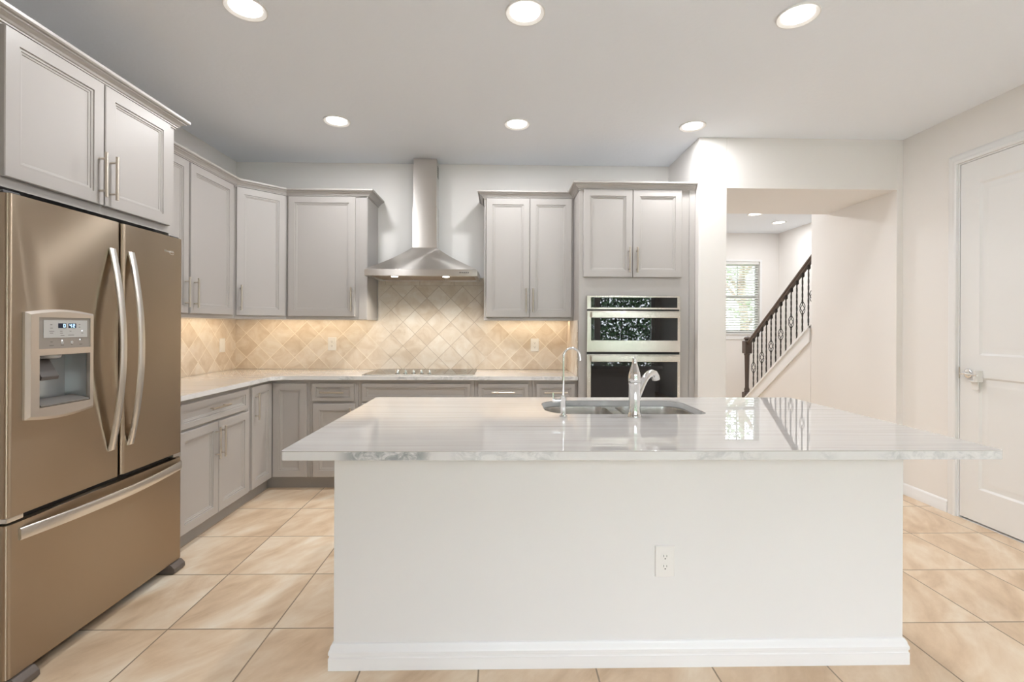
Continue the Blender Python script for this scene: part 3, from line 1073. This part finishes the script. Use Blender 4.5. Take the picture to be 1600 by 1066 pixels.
# left door, with the dispenser recess cut out
DY0, DY1, DZ0, DZ1 = 1.790, 2.004, 1.000, 1.194
ldoor = MB().prism(door_profile(fy0, fm_ - 0.006, -1.830, fx), [], vz, 0.624, 1.776).build('door', 'fridge', c, ang=20, wn=True)
cut = MB().box(fx - 0.075, fx + 0.02, DY0, DY1, DZ0, DZ1).build('cutter', 'fridge', c)
ldoor.modifiers.clear()
bo = ldoor.modifiers.new('b', 'BOOLEAN')
bo.object = cut
bo.operation = 'DIFFERENCE'
bo.solver = 'EXACT'
dg = bpy.context.evaluated_depsgraph_get()
me = bpy.data.meshes.new_from_object(ldoor.evaluated_get(dg))
ldoor.modifiers.clear()
w_ = ldoor.modifiers.new('weighted_normals', 'WEIGHTED_NORMAL')
w_.keep_sharp = True
w_.weight = 100
old = ldoor.data
ldoor.data = me
bpy.data.meshes.remove(old)
bpy.data.objects.remove(cut)
rdoor = MB().prism(door_profile(fm_ + 0.007, fy1, -1.830, fx), [], vz, 0.624, 1.776).build('door', 'fridge', c, ang=20, wn=True)
drw = MB().prism(door_profile(fy0, fy1, -1.830, fx), [], vz, 0.052, 0.598).build('freezer_drawer', 'fridge', c, ang=20, wn=True)
MB().box(-1.835, -1.805, fm_ - 0.012, fm_ + 0.012, 0.63, 1.77).build('gasket', 'black', c)
MB().box(-1.835, -1.770, fy0 + 0.006, fy1 - 0.006, 0.5985, 0.6235).build('gasket', 'black', c)
for ya in (fy0 + 0.002, fy1 - 0.062):
    MB().box(-1.80, fx - 0.004, ya, ya + 0.06, 0.606, 0.6225).build('hinge', 'fridge_trim', c, 0.002)
    MB().box(-1.90, fx - 0.020, ya, ya + 0.06, 1.7765, 1.788).build('hinge', 'fridge_side', c, 0.003)
for ya in (fy0 + 0.01, fy1 - 0.095):
    ft = MB().prism([(-1.82, 0.001), (-1.722, 0.001), (-1.712, 0.010), (-1.714, 0.030), (-1.732, 0.049), (-1.82, 0.049)], [], lambda p, q, h: Vector((p, h, q)), ya, ya + 0.085)
    ft.build('foot', 'gasketbrown', c, 0.003)
MB().box(-2.40, -1.86, fy0 + 0.03, fy1 - 0.03, 0.005, 0.0448).build('base', 'black', c)


def bowed(name, p0, p1, outv, bow, width, thick, parent, wdir):
    p0, p1, outv, wdir = Vector(p0), Vector(p1), Vector(outv), Vector(wdir)
    R = []
    n = 24
    for k in range(n + 1):
        t = k / n
        b = bow * (math.sin(PI * t) ** 0.9)
        q = p0.lerp(p1, t) + outv * (b - (0.0 if 0 < k < n else 0.0))
        hw, ht = width / 2, thick
        R.append([q - wdir * hw - outv * ht, q + wdir * hw - outv * ht, q + wdir * hw, q + wdir * (hw * 0.7) + outv * 0.004, q - wdir * (hw * 0.7) + outv * 0.004, q - wdir * hw])
    mb = MB().rings(R)
    return mb.build(name, 'fridge_trim', parent, ang=40)


bowed('handle', (fx + 0.004, 2.136, 0.752), (fx + 0.004, 2.136, 1.652), (1, 0, 0), 0.052, 0.034, 0.006, ldoor, (0, 1, 0))
bowed('handle', (fx + 0.004, 2.243, 0.752), (fx + 0.004, 2.243, 1.652), (1, 0, 0), 0.052, 0.034, 0.006, rdoor, (0, 1, 0))
bowed('handle', (fx + 0.006, 1.735, 0.554), (fx + 0.006, 2.588, 0.554), (1, 0, 0), 0.042, 0.044, 0.006, drw, (0, 0, 1))
# emblem
em = MB()
N = 20
R = []
for k in range(N + 1):
    t = 2 * PI * k / N * 0.9
    yy, zz = 2.515 + 0.016 * math.cos(t), 1.690 + 0.009 * math.sin(t)
    R.append(Vector((fx + 0.001, yy, zz)))
em.tube(R, 0.0016, 6)
for k in range(9):
    yy = 2.462 + k * 0.0075
    em.box(fx + 0.0003, fx + 0.0014, yy, yy + 0.0045, 1.692 - 0.001 * (k % 2), 1.699 + 0.002 * (k in (0, 1, 5, 8)))
em.build('emblem', 'fridge_trim', rdoor)

# dispenser
FXF = Fr((fx, 0, 0), (0, 1, 0), (1, 0, 0))
bz = MB()


def disp_outline(y0, y1, z0, z1, crown, n=12):
    pts = []
    for k in range(n + 1):
        t = k / n
        pts.append((y0 + (y1 - y0) * t, z0 - crown * math.sin(PI * t)))
    for k in range(n + 1):
        t = k / n
        pts.append((y1 + (y0 - y1) * t, z1 + crown * math.sin(PI * t)))
    return pts


# bezel: an outline with two openings, its rim sloping back to the door
outer = disp_outline(1.745, 2.030, 0.962, 1.356, 0.014)
inner = disp_outline(1.757, 2.020, 0.972, 1.348, 0.013)
panel_h = [(1.787, 1.219), (2.006, 1.219), (2.006, 1.338), (1.787, 1.338)]
cav_h = [(DY0 - 0.0005, DZ0 - 0.0005), (DY1 + 0.0005, DZ0 - 0.0005), (DY1 + 0.0005, DZ1 + 0.0005), (DY0 - 0.0005, DZ1 + 0.0005)]
bz.prism(inner, [panel_h, cav_h], lambda p, q, h: FXF(p, q, h), 0.0005, 0.020)
n = len(outer)
bz.rings([[FXF(p, q, 0.0005) for p, q in outer], [FXF(p, q, 0.010) for p, q in outer], [FXF(p, q, 0.0195) for p, q in inner]], False, False)
dp = bz.build('dispenser', 'dispsilver', ldoor, ang=30)
MB().fbox(FXF, 1.787, 2.006, 1.219, 1.338, 0.0008, 0.0165).build('control_panel', 'dispgrey', ldoor)
MB().fbox(FXF, 1.806, 1.992, 1.260, 1.328, 0.0167, 0.0180).build('screen', 'dispscreen', ldoor, 0.001)
for ya in (1.864, 1.907):
    MB().fbox(FXF, ya, ya + 0.034, 1.297, 1.316, 0.0181, 0.0184).build('display_window', 'led_back', ldoor)
SEG = {'0': 'abcdef', '4': 'bcfg', '2': 'abdeg'}


def digit(ch, y, z, w, h, mb):
    t = 0.0022
    pos = {'a': (y, y + w, z + h - t, z + h), 'd': (y, y + w, z, z + t), 'g': (y, y + w, z + h / 2 - t / 2, z + h / 2 + t / 2),
           'f': (y, y + t, z + h / 2, z + h), 'e': (y, y + t, z, z + h / 2), 'b': (y + w - t, y + w, z + h / 2, z + h), 'c': (y + w - t, y + w, z, z + h / 2)}
    for s_ in SEG[ch]:
        a0, a1, b0, b1 = pos[s_]
        mb.fbox(FXF, a0, a1, b0, b1, 0.01845, 0.0187)


dgm = MB()
digit('0', 1.885, 1.300, 0.009, 0.0135, dgm)
digit('4', 1.912, 1.300, 0.009, 0.0135, dgm)
digit('2', 1.926, 1.300, 0.009, 0.0135, dgm)
dgm.build('led_digits', 'led', ldoor)
for (ya, za, wa) in ((1.832, 1.309, 0.008), (1.832, 1.296, 0.010), (1.828, 1.284, 0.020), (1.830, 1.277, 0.014), (1.872, 1.284, 0.010), (1.872, 1.276, 0.012), (1.874, 1.267, 0.016), (1.912, 1.284, 0.008),
                     (1.906, 1.268, 0.026), (1.952, 1.310, 0.008), (1.952, 1.300, 0.008), (1.964, 1.276, 0.010)):
    MB().fbox(FXF, ya, ya + wa, za, za + 0.0022, 0.0181, 0.01825).build('printed_label', 'ink', ldoor)
for (ya, za, wa) in ((1.834, 1.243, 0.010), (1.830, 1.229, 0.018), (1.876, 1.229, 0.014), (1.920, 1.230, 0.008), (1.958, 1.230, 0.012), (1.962, 1.250, 0.008)):
    MB().fbox(FXF, ya, ya + wa, za, za + 0.0026, 0.0166, 0.01675).build('printed_label', 'ink', ldoor)
for (ya, za, cc) in ((1.968, 1.286, 0.0181), (1.882, 1.249, 0.0166), (1.960, 1.251, 0.0166)):
    MB().lathe(FXF(ya, za, cc), [(0.0026, 0), (0.0026, 0.0004)], 12, (1, 0, 0)).build('indicator_light', 'dot', ldoor)
for ya in (1.883, 1.924):
    MB().lathe(FXF(ya, 1.240, 0.0166), [(0.006, 0), (0.006, 0.0008), (0.005, 0.0015)], 16, (1, 0, 0)).build('button', 'dispscreen', ldoor)
cv = MB()
g = 0.001
cv.rings([[FXF(DY0 + g, DZ0 + g, 0.006), FXF(DY1 - g, DZ0 + g, 0.006), FXF(DY1 - g, DZ1 - g, 0.006), FXF(DY0 + g, DZ1 - g, 0.006)],
          [FXF(DY0 + g + 0.005, DZ0 + g + 0.012, -0.055), FXF(DY1 - g - 0.012, DZ0 + g + 0.012, -0.072), FXF(DY1 - g - 0.012, DZ1 - g - 0.004, -0.072), FXF(DY0 + g + 0.005, DZ1 - g - 0.004, -0.055)]], False, True)
cv.build('recess', 'dispcav', ldoor)
MB().prism([(-0.045, DZ0 + 0.003), (0.021, DZ0 + 0.001), (0.0215, DZ0 + 0.008), (-0.045, DZ0 + 0.024)], [], lambda p, q, h: FXF(h, q, p), DY0 + 0.004, DY1 - 0.004).build('drip_tray', 'traygrey', ldoor, 0.002)
MB().lathe(FXF(1.872, DZ1 - 0.001, -0.02), [(0.034, 0), (0.032, -0.010), (0.022, -0.014)], 20).build('chute', 'dispscreen', ldoor)
pd = MB().prism([(-0.040, DZ1 - 0.016), (-0.026, DZ1 - 0.018), (0.012, DZ1 - 0.082), (0.008, DZ1 - 0.096), (-0.006, DZ1 - 0.092), (-0.048, DZ1 - 0.024)], [], lambda p, q, h: FXF(h, q, p), 1.806, 1.878)
pd.build('paddle', 'paddle', ldoor, 0.003)

# ------------------------------------------------------------------ island
c = thing('kitchen_island', 'long white-painted kitchen island base with white baseboard', 'island', (0.465, 2.2, 0))
ib = MB()
ix0, ix1, iy0, iy1 = -0.640, 1.577, 1.815, 2.610
sx0, sx1, sy0, sy1 = 0.204, 0.950, 2.135, 2.535
po = [(ix0, iy0), (ix1, iy0), (ix1, iy1), (ix0, iy1)]
hole = [(0.16, 2.09), (1.0, 2.09), (1.0, 2.575), (0.16, 2.575)]
ib.prism(po, [hole], vz, 0.001, 0.8825)
ib.build('body', 'islandwall', c, 0.003)
ibp = [(0, 0), (0.015, 0), (0.015, 0.046), (0.012, 0.049), (0.012, 0.056), (0.015, 0.059), (0.015, 0.070), (0.011, 0.078), (0.009, 0.088), (0.004, 0.096), (0, 0.098)]
MB().sweep([(ix0, iy1), (ix0, iy0), (ix1, iy0), (ix1, iy1)], ibp, 0.0005, 1).build('baseboard', 'trim', c, ang=25)

itop = MB()
outer = rrect(-0.700, 1.643, 1.504, 2.648, 0.012, 4)
hole = rrect(sx0, sx1, sy0, sy1, (0.10, 0.13, 0.13, 0.05), 10)
itop.prism(outer, [hole], vz, 0.8835, 0.9138)
tag(itop.build('countertop', 'stone', bev=0.004, loc=(0, 0, 0)), 'large polished white stone slab with a sink cutout on the island', 'countertop')

# sink
c = thing('sink', 'undermount double-bowl stainless sink set into the island top', 'sink', (0.577, 2.335, 0.70))
b1 = rrect(0.214, 0.548, 2.146, 2.524, (0.06, 0.125, 0.125, 0.10), 8)
b2 = rrect(0.596, 0.940, 2.146, 2.524, (0.095, 0.06, 0.10, 0.05), 8)
MB().prism(rrect(0.172, 0.985, 2.102, 2.566, 0.13, 8), [b1, b2], vz, 0.8785, 0.8828).build('flange', 'sink', c, ang=30)


def bowl(loop, depth):
    cx = sum(p[0] for p in loop) / len(loop)
    cy = sum(p[1] for p in loop) / len(loop)
    R = []
    for s_, z in ((1.0, 0.8828), (0.992, 0.87), (0.97, 0.80), (0.955, 0.8828 - depth + 0.03), (0.92, 0.8828 - depth + 0.008), (0.86, 0.8828 - depth), (0.15, 0.8828 - depth - 0.004)):
        R.append([Vector((cx + (p - cx) * s_, cy + (q - cy) * s_, z)) for p, q in loop])
    # outer skin so the bowl has thickness
    Ro = [[v + Vector(((v.x - cx) * 0.006, (v.y - cy) * 0.006, -0.003)) for v in r] for r in R]
    o = MB().rings(R + Ro[::-1], False, False).build('bowl', 'sink', c, ang=50)
    MB().lathe((cx, cy, 0.8828 - depth - 0.0015), [(0.055, -0.004), (0.055, 0), (0.045, -0.002), (0.0, -0.003)], 24).build('drain', 'chrome', c)


bowl(b1, 0.19)
bowl(b2, 0.20)

# main faucet
mx, my, mz = 0.589, 2.080, 0.914
c = thing('kitchen_faucet', 'chrome single-lever kitchen faucet on the near side of the sink', 'faucet', (mx, my, mz))
MB().lathe((mx, my, mz), [(0.030, 0.0002), (0.030, 0.004), (0.0275, 0.008), (0.0255, 0.022), (0.0250, 0.06), (0.0250, 0.140), (0.0265, 0.1445), (0.0265, 0.150), (0.0245, 0.152)], 32).build('body', 'chrome', c)
MB().lathe((mx, my, mz), [(0.0245, 0.1525), (0.0270, 0.158), (0.0272, 0.172), (0.0245, 0.192), (0.0185, 0.212), (0.0125, 0.232), (0.0098, 0.244), (0.0105, 0.250), (0.0105, 0.257), (0.007, 0.262), (0.0, 0.263)], 32).build('lever', 'chrome', c)
sp = []
rad = []
dirx = Vector((0.82, 0.57, 0))
for t, (a, z, r) in enumerate(((0.004, 0.060, 0.0135), (0.018, 0.080, 0.0145), (0.034, 0.110, 0.0155), (0.052, 0.140, 0.0160), (0.073, 0.165, 0.0160), (0.096, 0.181, 0.0165), (0.118, 0.186, 0.0175), (0.136, 0.181, 0.0185), (0.147, 0.169, 0.0185), (0.152, 0.155, 0.0180))):
    sp.append(Vector((mx, my, mz + z)) + dirx * a)
    rad.append(r)
MB().tube(sp, rad, 20).build('spout', 'chrome', c)
MB().lathe(sp[-1] + Vector((0, 0, 0.001)), [(0.0145, 0), (0.0145, -0.004), (0.012, -0.005)], 20, (-dirx.x * -0.25, -dirx.y * -0.25, 1)).build('aerator', 'gasket', c)

# filter tap
qx, qy, qz = 0.272, 2.080, 0.914
c = thing('filter_faucet', 'slender chrome gooseneck drinking-water tap left of the main faucet', 'faucet', (qx, qy, qz))
MB().lathe((qx, qy, qz), [(0.019, 0.0002), (0.019, 0.003), (0.0125, 0.006), (0.0115, 0.012), (0.0115, 0.070), (0.0135, 0.074), (0.0135, 0.088), (0.0095, 0.093), (0.006, 0.094)], 24).build('body', 'chrome', c)
lv = MB().tube([(qx - 0.006, qy, qz + 0.072), (qx - 0.030, qy + 0.004, qz + 0.070), (qx - 0.046, qy + 0.006, qz + 0.072)], [0.0075, 0.0095, 0.0095], 14)
lv.tube([(qx - 0.044, qy + 0.006, qz + 0.074), (qx - 0.045, qy + 0.006, qz + 0.105)], [0.004, 0.0028], 10)
lv.build('lever', 'chrome', c)
pts = [(qx, qy, qz + 0.09), (qx, qy, qz + 0.16), (qx, qy, qz + 0.245)]
d2 = Vector((0.93, 0.36, 0))
for k in range(1, 15):
    t = math.radians(180 - 165 * k / 14)
    q = Vector((qx, qy, qz + 0.262)) + d2 * (0.042 + 0.042 * math.cos(t)) + Vector((0, 0, 0.040 * math.sin(t)))
    pts.append(q)
pts.append(Vector(pts[-1]) + d2 * 0.004 + Vector((0, 0, -0.026)))
MB().tube(pts, [0.0048] * (len(pts) - 2) + [0.0052, 0.0052], 12).build('spout', 'chrome', c)

# ------------------------------------------------------------------ outlets
def outlet(label, F, a, b, kind='outlet', name='wall_outlet', group=None):
    o0 = F(a, b - 0.06, 0)
    c = thing(name, label, kind, o0, group)
    MB().panel(F, a - 0.038, a + 0.038, b - 0.060, b + 0.060, [(0, 0.0003), (0, 0.003), (0.003, 0.0062), (0.01, 0.0066)]).build('cover_plate', 'plastic', c)
    if kind == 'outlet':
        for k in (-1, 1):
            zc = b + k * 0.0195
            pts = []
            for i in range(24):
                t = 2 * PI * i / 24
                pts.append((a + 0.0165 * math.cos(t), zc + max(-0.0135, min(0.0135, 0.0165 * math.sin(t)))))
            r = MB().prism(pts, [], lambda p, q, h: F(p, q, h), 0.0064, 0.0082).build('receptacle', 'plastic', c)
            s_ = MB()
            s_.fbox(F, a - 0.0072, a - 0.0052, zc - 0.001, zc + 0.0075, 0.0079, 0.0084)
            s_.fbox(F, a + 0.0052, a + 0.0070, zc - 0.001, zc + 0.0065, 0.0079, 0.0084)
            s_.lathe(F(a, zc - 0.0075, 0.0079), [(0.0026, 0), (0.0026, 0.0005)], 12, tuple(F.w))
            s_.build('slots', 'slot', r)
        MB().lathe(F(a, b, 0.0064), [(0.003, 0), (0.003, 0.0012), (0.001, 0.0016)], 12, tuple(F.w)).build('screw', 'plastic', c)
    else:
        MB().panel(F, a - 0.0165, a + 0.0165, b - 0.033, b + 0.033, [(0, 0.006), (0, 0.0085), (0.002, 0.0095)]).build('rocker', 'plastic', c)
    return c


FBS = FBk(YB - e)
outlet('white duplex outlet on the tile left of the cooktop', FBS, -1.558, 1.147)
outlet('white duplex outlet on the tile right of the cooktop', FBS, 0.303, 1.143)
outlet('white rocker switch on the left wall tile beside the refrigerator', FL(XL + e), 4.146, 1.139, 'switch', 'wall_switch')
outlet('white duplex outlet low on the front of the island', FBk(iy0), 0.634, 0.404)


# ------------------------------------------------------------------ recessed lights
def can_light(label, x, y, group, energy):
    c = thing('recessed_light', label, 'light', (x, y, H), group)
    MB().lathe((x, y, H), [(0.0705, -0.0012), (0.074, -0.003), (0.090, -0.010), (0.0935, -0.009), (0.0945, -0.0005), (0.0705, -0.0005)], 40, caps=(False, False)).build('trim_ring', 'plastic', c)
    MB().lathe((x, y, H), [(0.0702, -0.0006), (0.0702, -0.003), (0.05, -0.0050), (0.0, -0.0060)], 40).build('lens', 'lens', c)
    l = bpy.data.lights.new('can_lamp', 'AREA')
    l.shape = 'DISK'
    l.size = 0.13
    l.energy = energy
    l.color = (0.97, 0.98, 1.0)
    o = bpy.data.objects.new('can_lamp', l)
    COL.objects.link(o)
    o.parent = c
    o.location = (0, 0, -0.012)
    return c


G = 'recessed ceiling lights'
can_light('front left recessed ceiling light nearest the refrigerator', -1.215, 2.245, G, CAN_W)
can_light('front middle recessed ceiling light above the island', 0.103, 2.240, G, CAN_W)
can_light('front right recessed ceiling light toward the white door', 1.410, 2.226, G, CAN_W)
can_light('back left recessed ceiling light near the corner cabinets', -1.213, 3.466, G, CAN_W)
can_light('back middle recessed ceiling light right of the hood chimney', 0.104, 3.478, G, CAN_W)
can_light('back right recessed ceiling light by the ovens and the wall corner', 1.408, 3.471, G, CAN_W)
can_light('recessed light on the hall ceiling above the stairs', 3.92, 6.60, 'hall ceiling lights', CAN_W * 0.6)
can_light('added hall ceiling light, unseen behind the passage header, brightening the passage wall', 2.35, 5.65, 'hall ceiling lights', CAN_W * 2.6)  # added unseen lamp that brightens the passage wall
can_light('hall ceiling light half hidden behind the passage header', 3.32, 6.13, 'hall ceiling lights', CAN_W * 0.6)

# ------------------------------------------------------------------ stairs
c = thing('staircase', 'carpeted stairs rising toward the viewer behind the white skirt board', 'stairs', (3.8, 5.4, 0))
for k in range(11):
    ya = 6.10 - k * 0.255
    if ya - 0.255 < 3.8:
        break
    za = 0.36 + (k + 1) * 0.1875
    MB().box(3.305, XFAR - 0.001, max(3.802, ya - 0.255), ya + 0.02, za - 0.1874, za).build('step', 'carpet', c, 0.006)
for k in range(2):
    MB().box(3.305, XFAR - 0.001, 6.121 + k * 0.255, 6.375 + k * 0.255, 0.001, 0.36 - k * 0.18).build('step', 'carpet', c, 0.006)
sk = MB()
z_at = lambda y: 0.492 + 0.735 * (5.87 - y)
sk.prism([(4.722, z_at(4.722) - 0.165), (6.06, z_at(6.06) - 0.165), (6.06, z_at(6.06)), (4.722, z_at(4.722))], [], lambda p, q, h: Vector((h, p, q)), 3.118, 3.134)
sk.prism([(4.722, z_at(4.722) - 0.028), (6.06, z_at(6.06) - 0.028), (6.06, z_at(6.06)), (4.722, z_at(4.722))], [], lambda p, q, h: Vector((h, p, q)), 3.104, 3.272)
struct('trim_stair', sk, 'trim', bev=0.002)

rl = thing('stair_railing', 'dark wood stair rail with iron balusters seen through the passage', 'railing', (3.165, 5.3, 0.36))
XB = 3.165
top_at = lambda y: 1.18 + 0.742 * (5.93 - y)
hr = MB()
prof = [(-0.016, -0.056), (0.016, -0.056), (0.018, -0.040), (0.027, -0.030), (0.027, -0.014), (0.020, -0.004), (0.008, 0.0), (-0.008, 0.0), (-0.020, -0.004), (-0.027, -0.014), (-0.027, -0.030), (-0.018, -0.040)]
hr.rings([[Vector((XB + p, y, top_at(y) + q * 1.12)) for p, q in prof] for y in (4.722, 5.97)])
hr.build('handrail', 'wood', rl)
ny = 6.02
nw = MB()
sq = lambda w, z: [Vector((XB + a * w, ny + b * w, z)) for a, b in ((-1, -1), (1, -1), (1, 1), (-1, 1))]
nw.rings([sq(w, z) for w, z in ((0.044, 0.361), (0.044, 0.47), (0.040, 0.478))])
nw.lathe((XB, ny, 0), [(0.036, 0.479), (0.030, 0.50), (0.034, 0.515), (0.024, 0.54), (0.0235, 0.60), (0.030, 0.90), (0.031, 0.95), (0.038, 0.968), (0.034, 0.978)], 20)
nw.rings([sq(w, z) for w, z in ((0.038, 0.979), (0.044, 0.986), (0.044, 1.135), (0.038, 1.142))])
nw.lathe((XB, ny, 0), [(0.030, 1.1425), (0.026, 1.158), (0.042, 1.166), (0.042, 1.176), (0.026, 1.195), (0.0, 1.202)], 20)
nw.build('newel_post', 'wood', rl, 0.002)
ys = [5.862, 5.768, 5.674, 5.576, 5.478, 5.383, 5.286, 5.190, 5.094, 4.996, 4.901, 4.804, 4.740]
for k, y in enumerate(ys):
    zb, zt = z_at(y), top_at(y) - 0.060
    b = MB()
    r = 0.0068
    R = []
    n_ = 28
    for i in range(n_ + 1):
        t = i / n_
        tw = t * PI * 5
        R.append([Vector((XB + r * 1.25 * math.cos(tw + q * PI / 2), y + r * 1.25 * math.sin(tw + q * PI / 2), zb + (zt - zb) * t)) for q in range(4)])
    if k % 2 == 0:
        zc = zb + (zt - zb) * 0.47
        hh = 0.062
        Rb = [q for q in R if q[0].z < zc - hh]
        Rt = [q for q in R if q[0].z > zc + hh]
        b.rings(Rb)
        b.rings(Rt)
        for s_ in range(4):
            pts = []
            for i in range(13):
                t = i / 12
                rr_ = 0.003 + 0.024 * math.sin(PI * t)
                an = s_ * PI / 2 + 0.4 + t * PI * 0.9
                pts.append((XB + rr_ * math.cos(an), y + rr_ * math.sin(an), Rb[-1][0].z + (Rt[0][0].z - Rb[-1][0].z) * t))
            b.tube(pts, 0.0036, 6)
    else:
        b.rings(R)
    b.rings([[Vector((XB + a * w, y + q * w, zb + z)) for a, q in ((-1, -1), (1, -1), (1, 1), (-1, 1))] for w, z in ((0.012, -0.005), (0.012, 0.018), (0.008, 0.026))])
    b.rings([[Vector((XB + a * w, y + q * w, zt + z)) for a, q in ((-1, -1), (1, -1), (1, 1), (-1, 1))] for w, z in ((0.008, -0.04), (0.013, -0.03), (0.013, 0.02))])
    b.build('baluster', 'iron', rl, smooth=False)

# ------------------------------------------------------------------ outside
struct('patio_bounce', MB().box(-6, 8, -7.0, YREAR - 0.125, -0.24, -0.02), 'patio_bounce')  # added unseen pale slab that bounces neutral daylight up to the ceiling
struct('ground', MB().box(-25, 30, -30, 40, -0.35, -0.25), 'grass')


def tree(label, x, y, h, spread, mat, n, leaf=0.09, group=None, low=0.5):
    c = thing('tree', label, 'tree', (x, y, -0.25), group)
    tk = MB()
    tk.tube([(x, y, -0.25), (x + 0.05, y, h * 0.25), (x - 0.04, y + 0.05, h * 0.55), (x, y, h * 0.8)], [0.14, 0.11, 0.08, 0.03], 10)
    for k in range(6):
        an = k * 1.05
        z0 = h * (0.3 + 0.06 * k)
        tk.tube([(x, y, z0), (x + math.cos(an) * spread * 0.4, y + math.sin(an) * spread * 0.4, z0 + h * 0.15), (x + math.cos(an) * spread * 0.75, y + math.sin(an) * spread * 0.75, z0 + h * 0.22)], [0.05, 0.03, 0.012], 6)
    tk.build('trunk', 'bark', c)
    fo_ = MB()
    blobs = []
    for k in range(22):
        an = random.uniform(0, 2 * PI)
        rr_ = spread * math.sqrt(random.random()) * 0.8
        blobs.append((x + rr_ * math.cos(an), y + rr_ * math.sin(an), random.uniform(low, h), random.uniform(0.35, 0.6) * spread * 0.7))
    for k in range(n):
        bx, by, bz_, br = random.choice(blobs)
        v = Vector((random.gauss(0, 1), random.gauss(0, 1), random.gauss(0, 1)))
        v = v.normalized() * br * random.random() ** 0.4
        p = Vector((bx, by, bz_)) + v
        if p.z < low * 0.6:
            continue
        a = Vector((random.gauss(0, 1), random.gauss(0, 1), random.gauss(0, 0.6))).normalized()
        b2_ = a.cross(Vector((random.gauss(0, 1), random.gauss(0, 1), random.gauss(0, 1)))).normalized()
        L_ = leaf * random.uniform(0.7, 1.3)
        fo_.add([p, p + a * L_ * 0.5 + b2_ * L_ * 0.25, p + a * L_, p + a * L_ * 0.5 - b2_ * L_ * 0.25], [(0, 1, 2, 3)])
    fo_.build('foliage', mat, c, smooth=False)
    return c


tree('leafy green tree outside the hall window', 5.6, 10.8, 4.2, 1.2, 'leaf', 2600, 0.10)
tree('darker green tree added out of view farther left to shade the hall window', 1.9, 10.4, 4.4, 1.2, 'leaf2', 6000, 0.10)  # added out of view to cut the sky light entering the hall
tree('broad dark tree left of the others in the garden mirrored in the oven glass', -2.4, -6.9, 4.0, 1.3, 'leaf2', 5000, 0.14, 'garden trees behind the viewer', 0.3)
tree('broad pale-leaved tree in the middle of the garden mirrored in the oven glass', 1.9, -6.5, 3.6, 1.3, 'leaf', 5000, 0.14, 'garden trees behind the viewer', 0.3)
tree('dark tree at the right edge of the garden mirrored in the oven glass', 5.9, -7.0, 4.2, 1.3, 'leaf2', 5000, 0.14, 'garden trees behind the viewer', 0.3)

c = thing('hedge', 'tall clipped garden hedge mirrored in the oven glass', 'hedge', (1.5, -11.0, -0.25))
hm = MB()
for k in range(36000):
    p = Vector((random.uniform(-6, 9), -11.0 + random.gauss(0, 0.28), -0.2 + 3.9 * random.random() ** 0.8))
    a = Vector((random.gauss(0, 1), random.gauss(0, 0.6), random.gauss(0, 1))).normalized()
    b2_ = a.cross(Vector((random.gauss(0, 1), random.gauss(0, 1), random.gauss(0, 1)))).normalized()
    L_ = random.uniform(0.12, 0.2)
    hm.add([p, p + a * L_ * 0.5 + b2_ * L_ * 0.28, p + a * L_, p + a * L_ * 0.5 - b2_ * L_ * 0.28], [(0, 1, 2, 3)])
hm.build('foliage', 'leaf2', c, smooth=False)
st_ = MB()
for k in range(12):
    x_ = -5.5 + k * 1.27
    st_.tube([(x_, -11.0, -0.25), (x_ + 0.05, -11.0, 1.2), (x_, -10.98, 2.6)], [0.05, 0.04, 0.02], 6)
st_.build('stems', 'bark', c)

c = thing('neighbour_house', 'pale stucco house with grey roof outside the hall window', 'house', (9.5, 19.5, -0.25))
MB().box(6.5, 13.5, 17.5, 22, -0.25, 2.5).build('wall', 'stucco', c)
MB().prism([(6.0, 2.45), (14.0, 2.45), (10.0, 4.3)], [], lambda p, q, h: Vector((p, h, q)), 17.1, 22.4).build('roof', 'shingle', c)
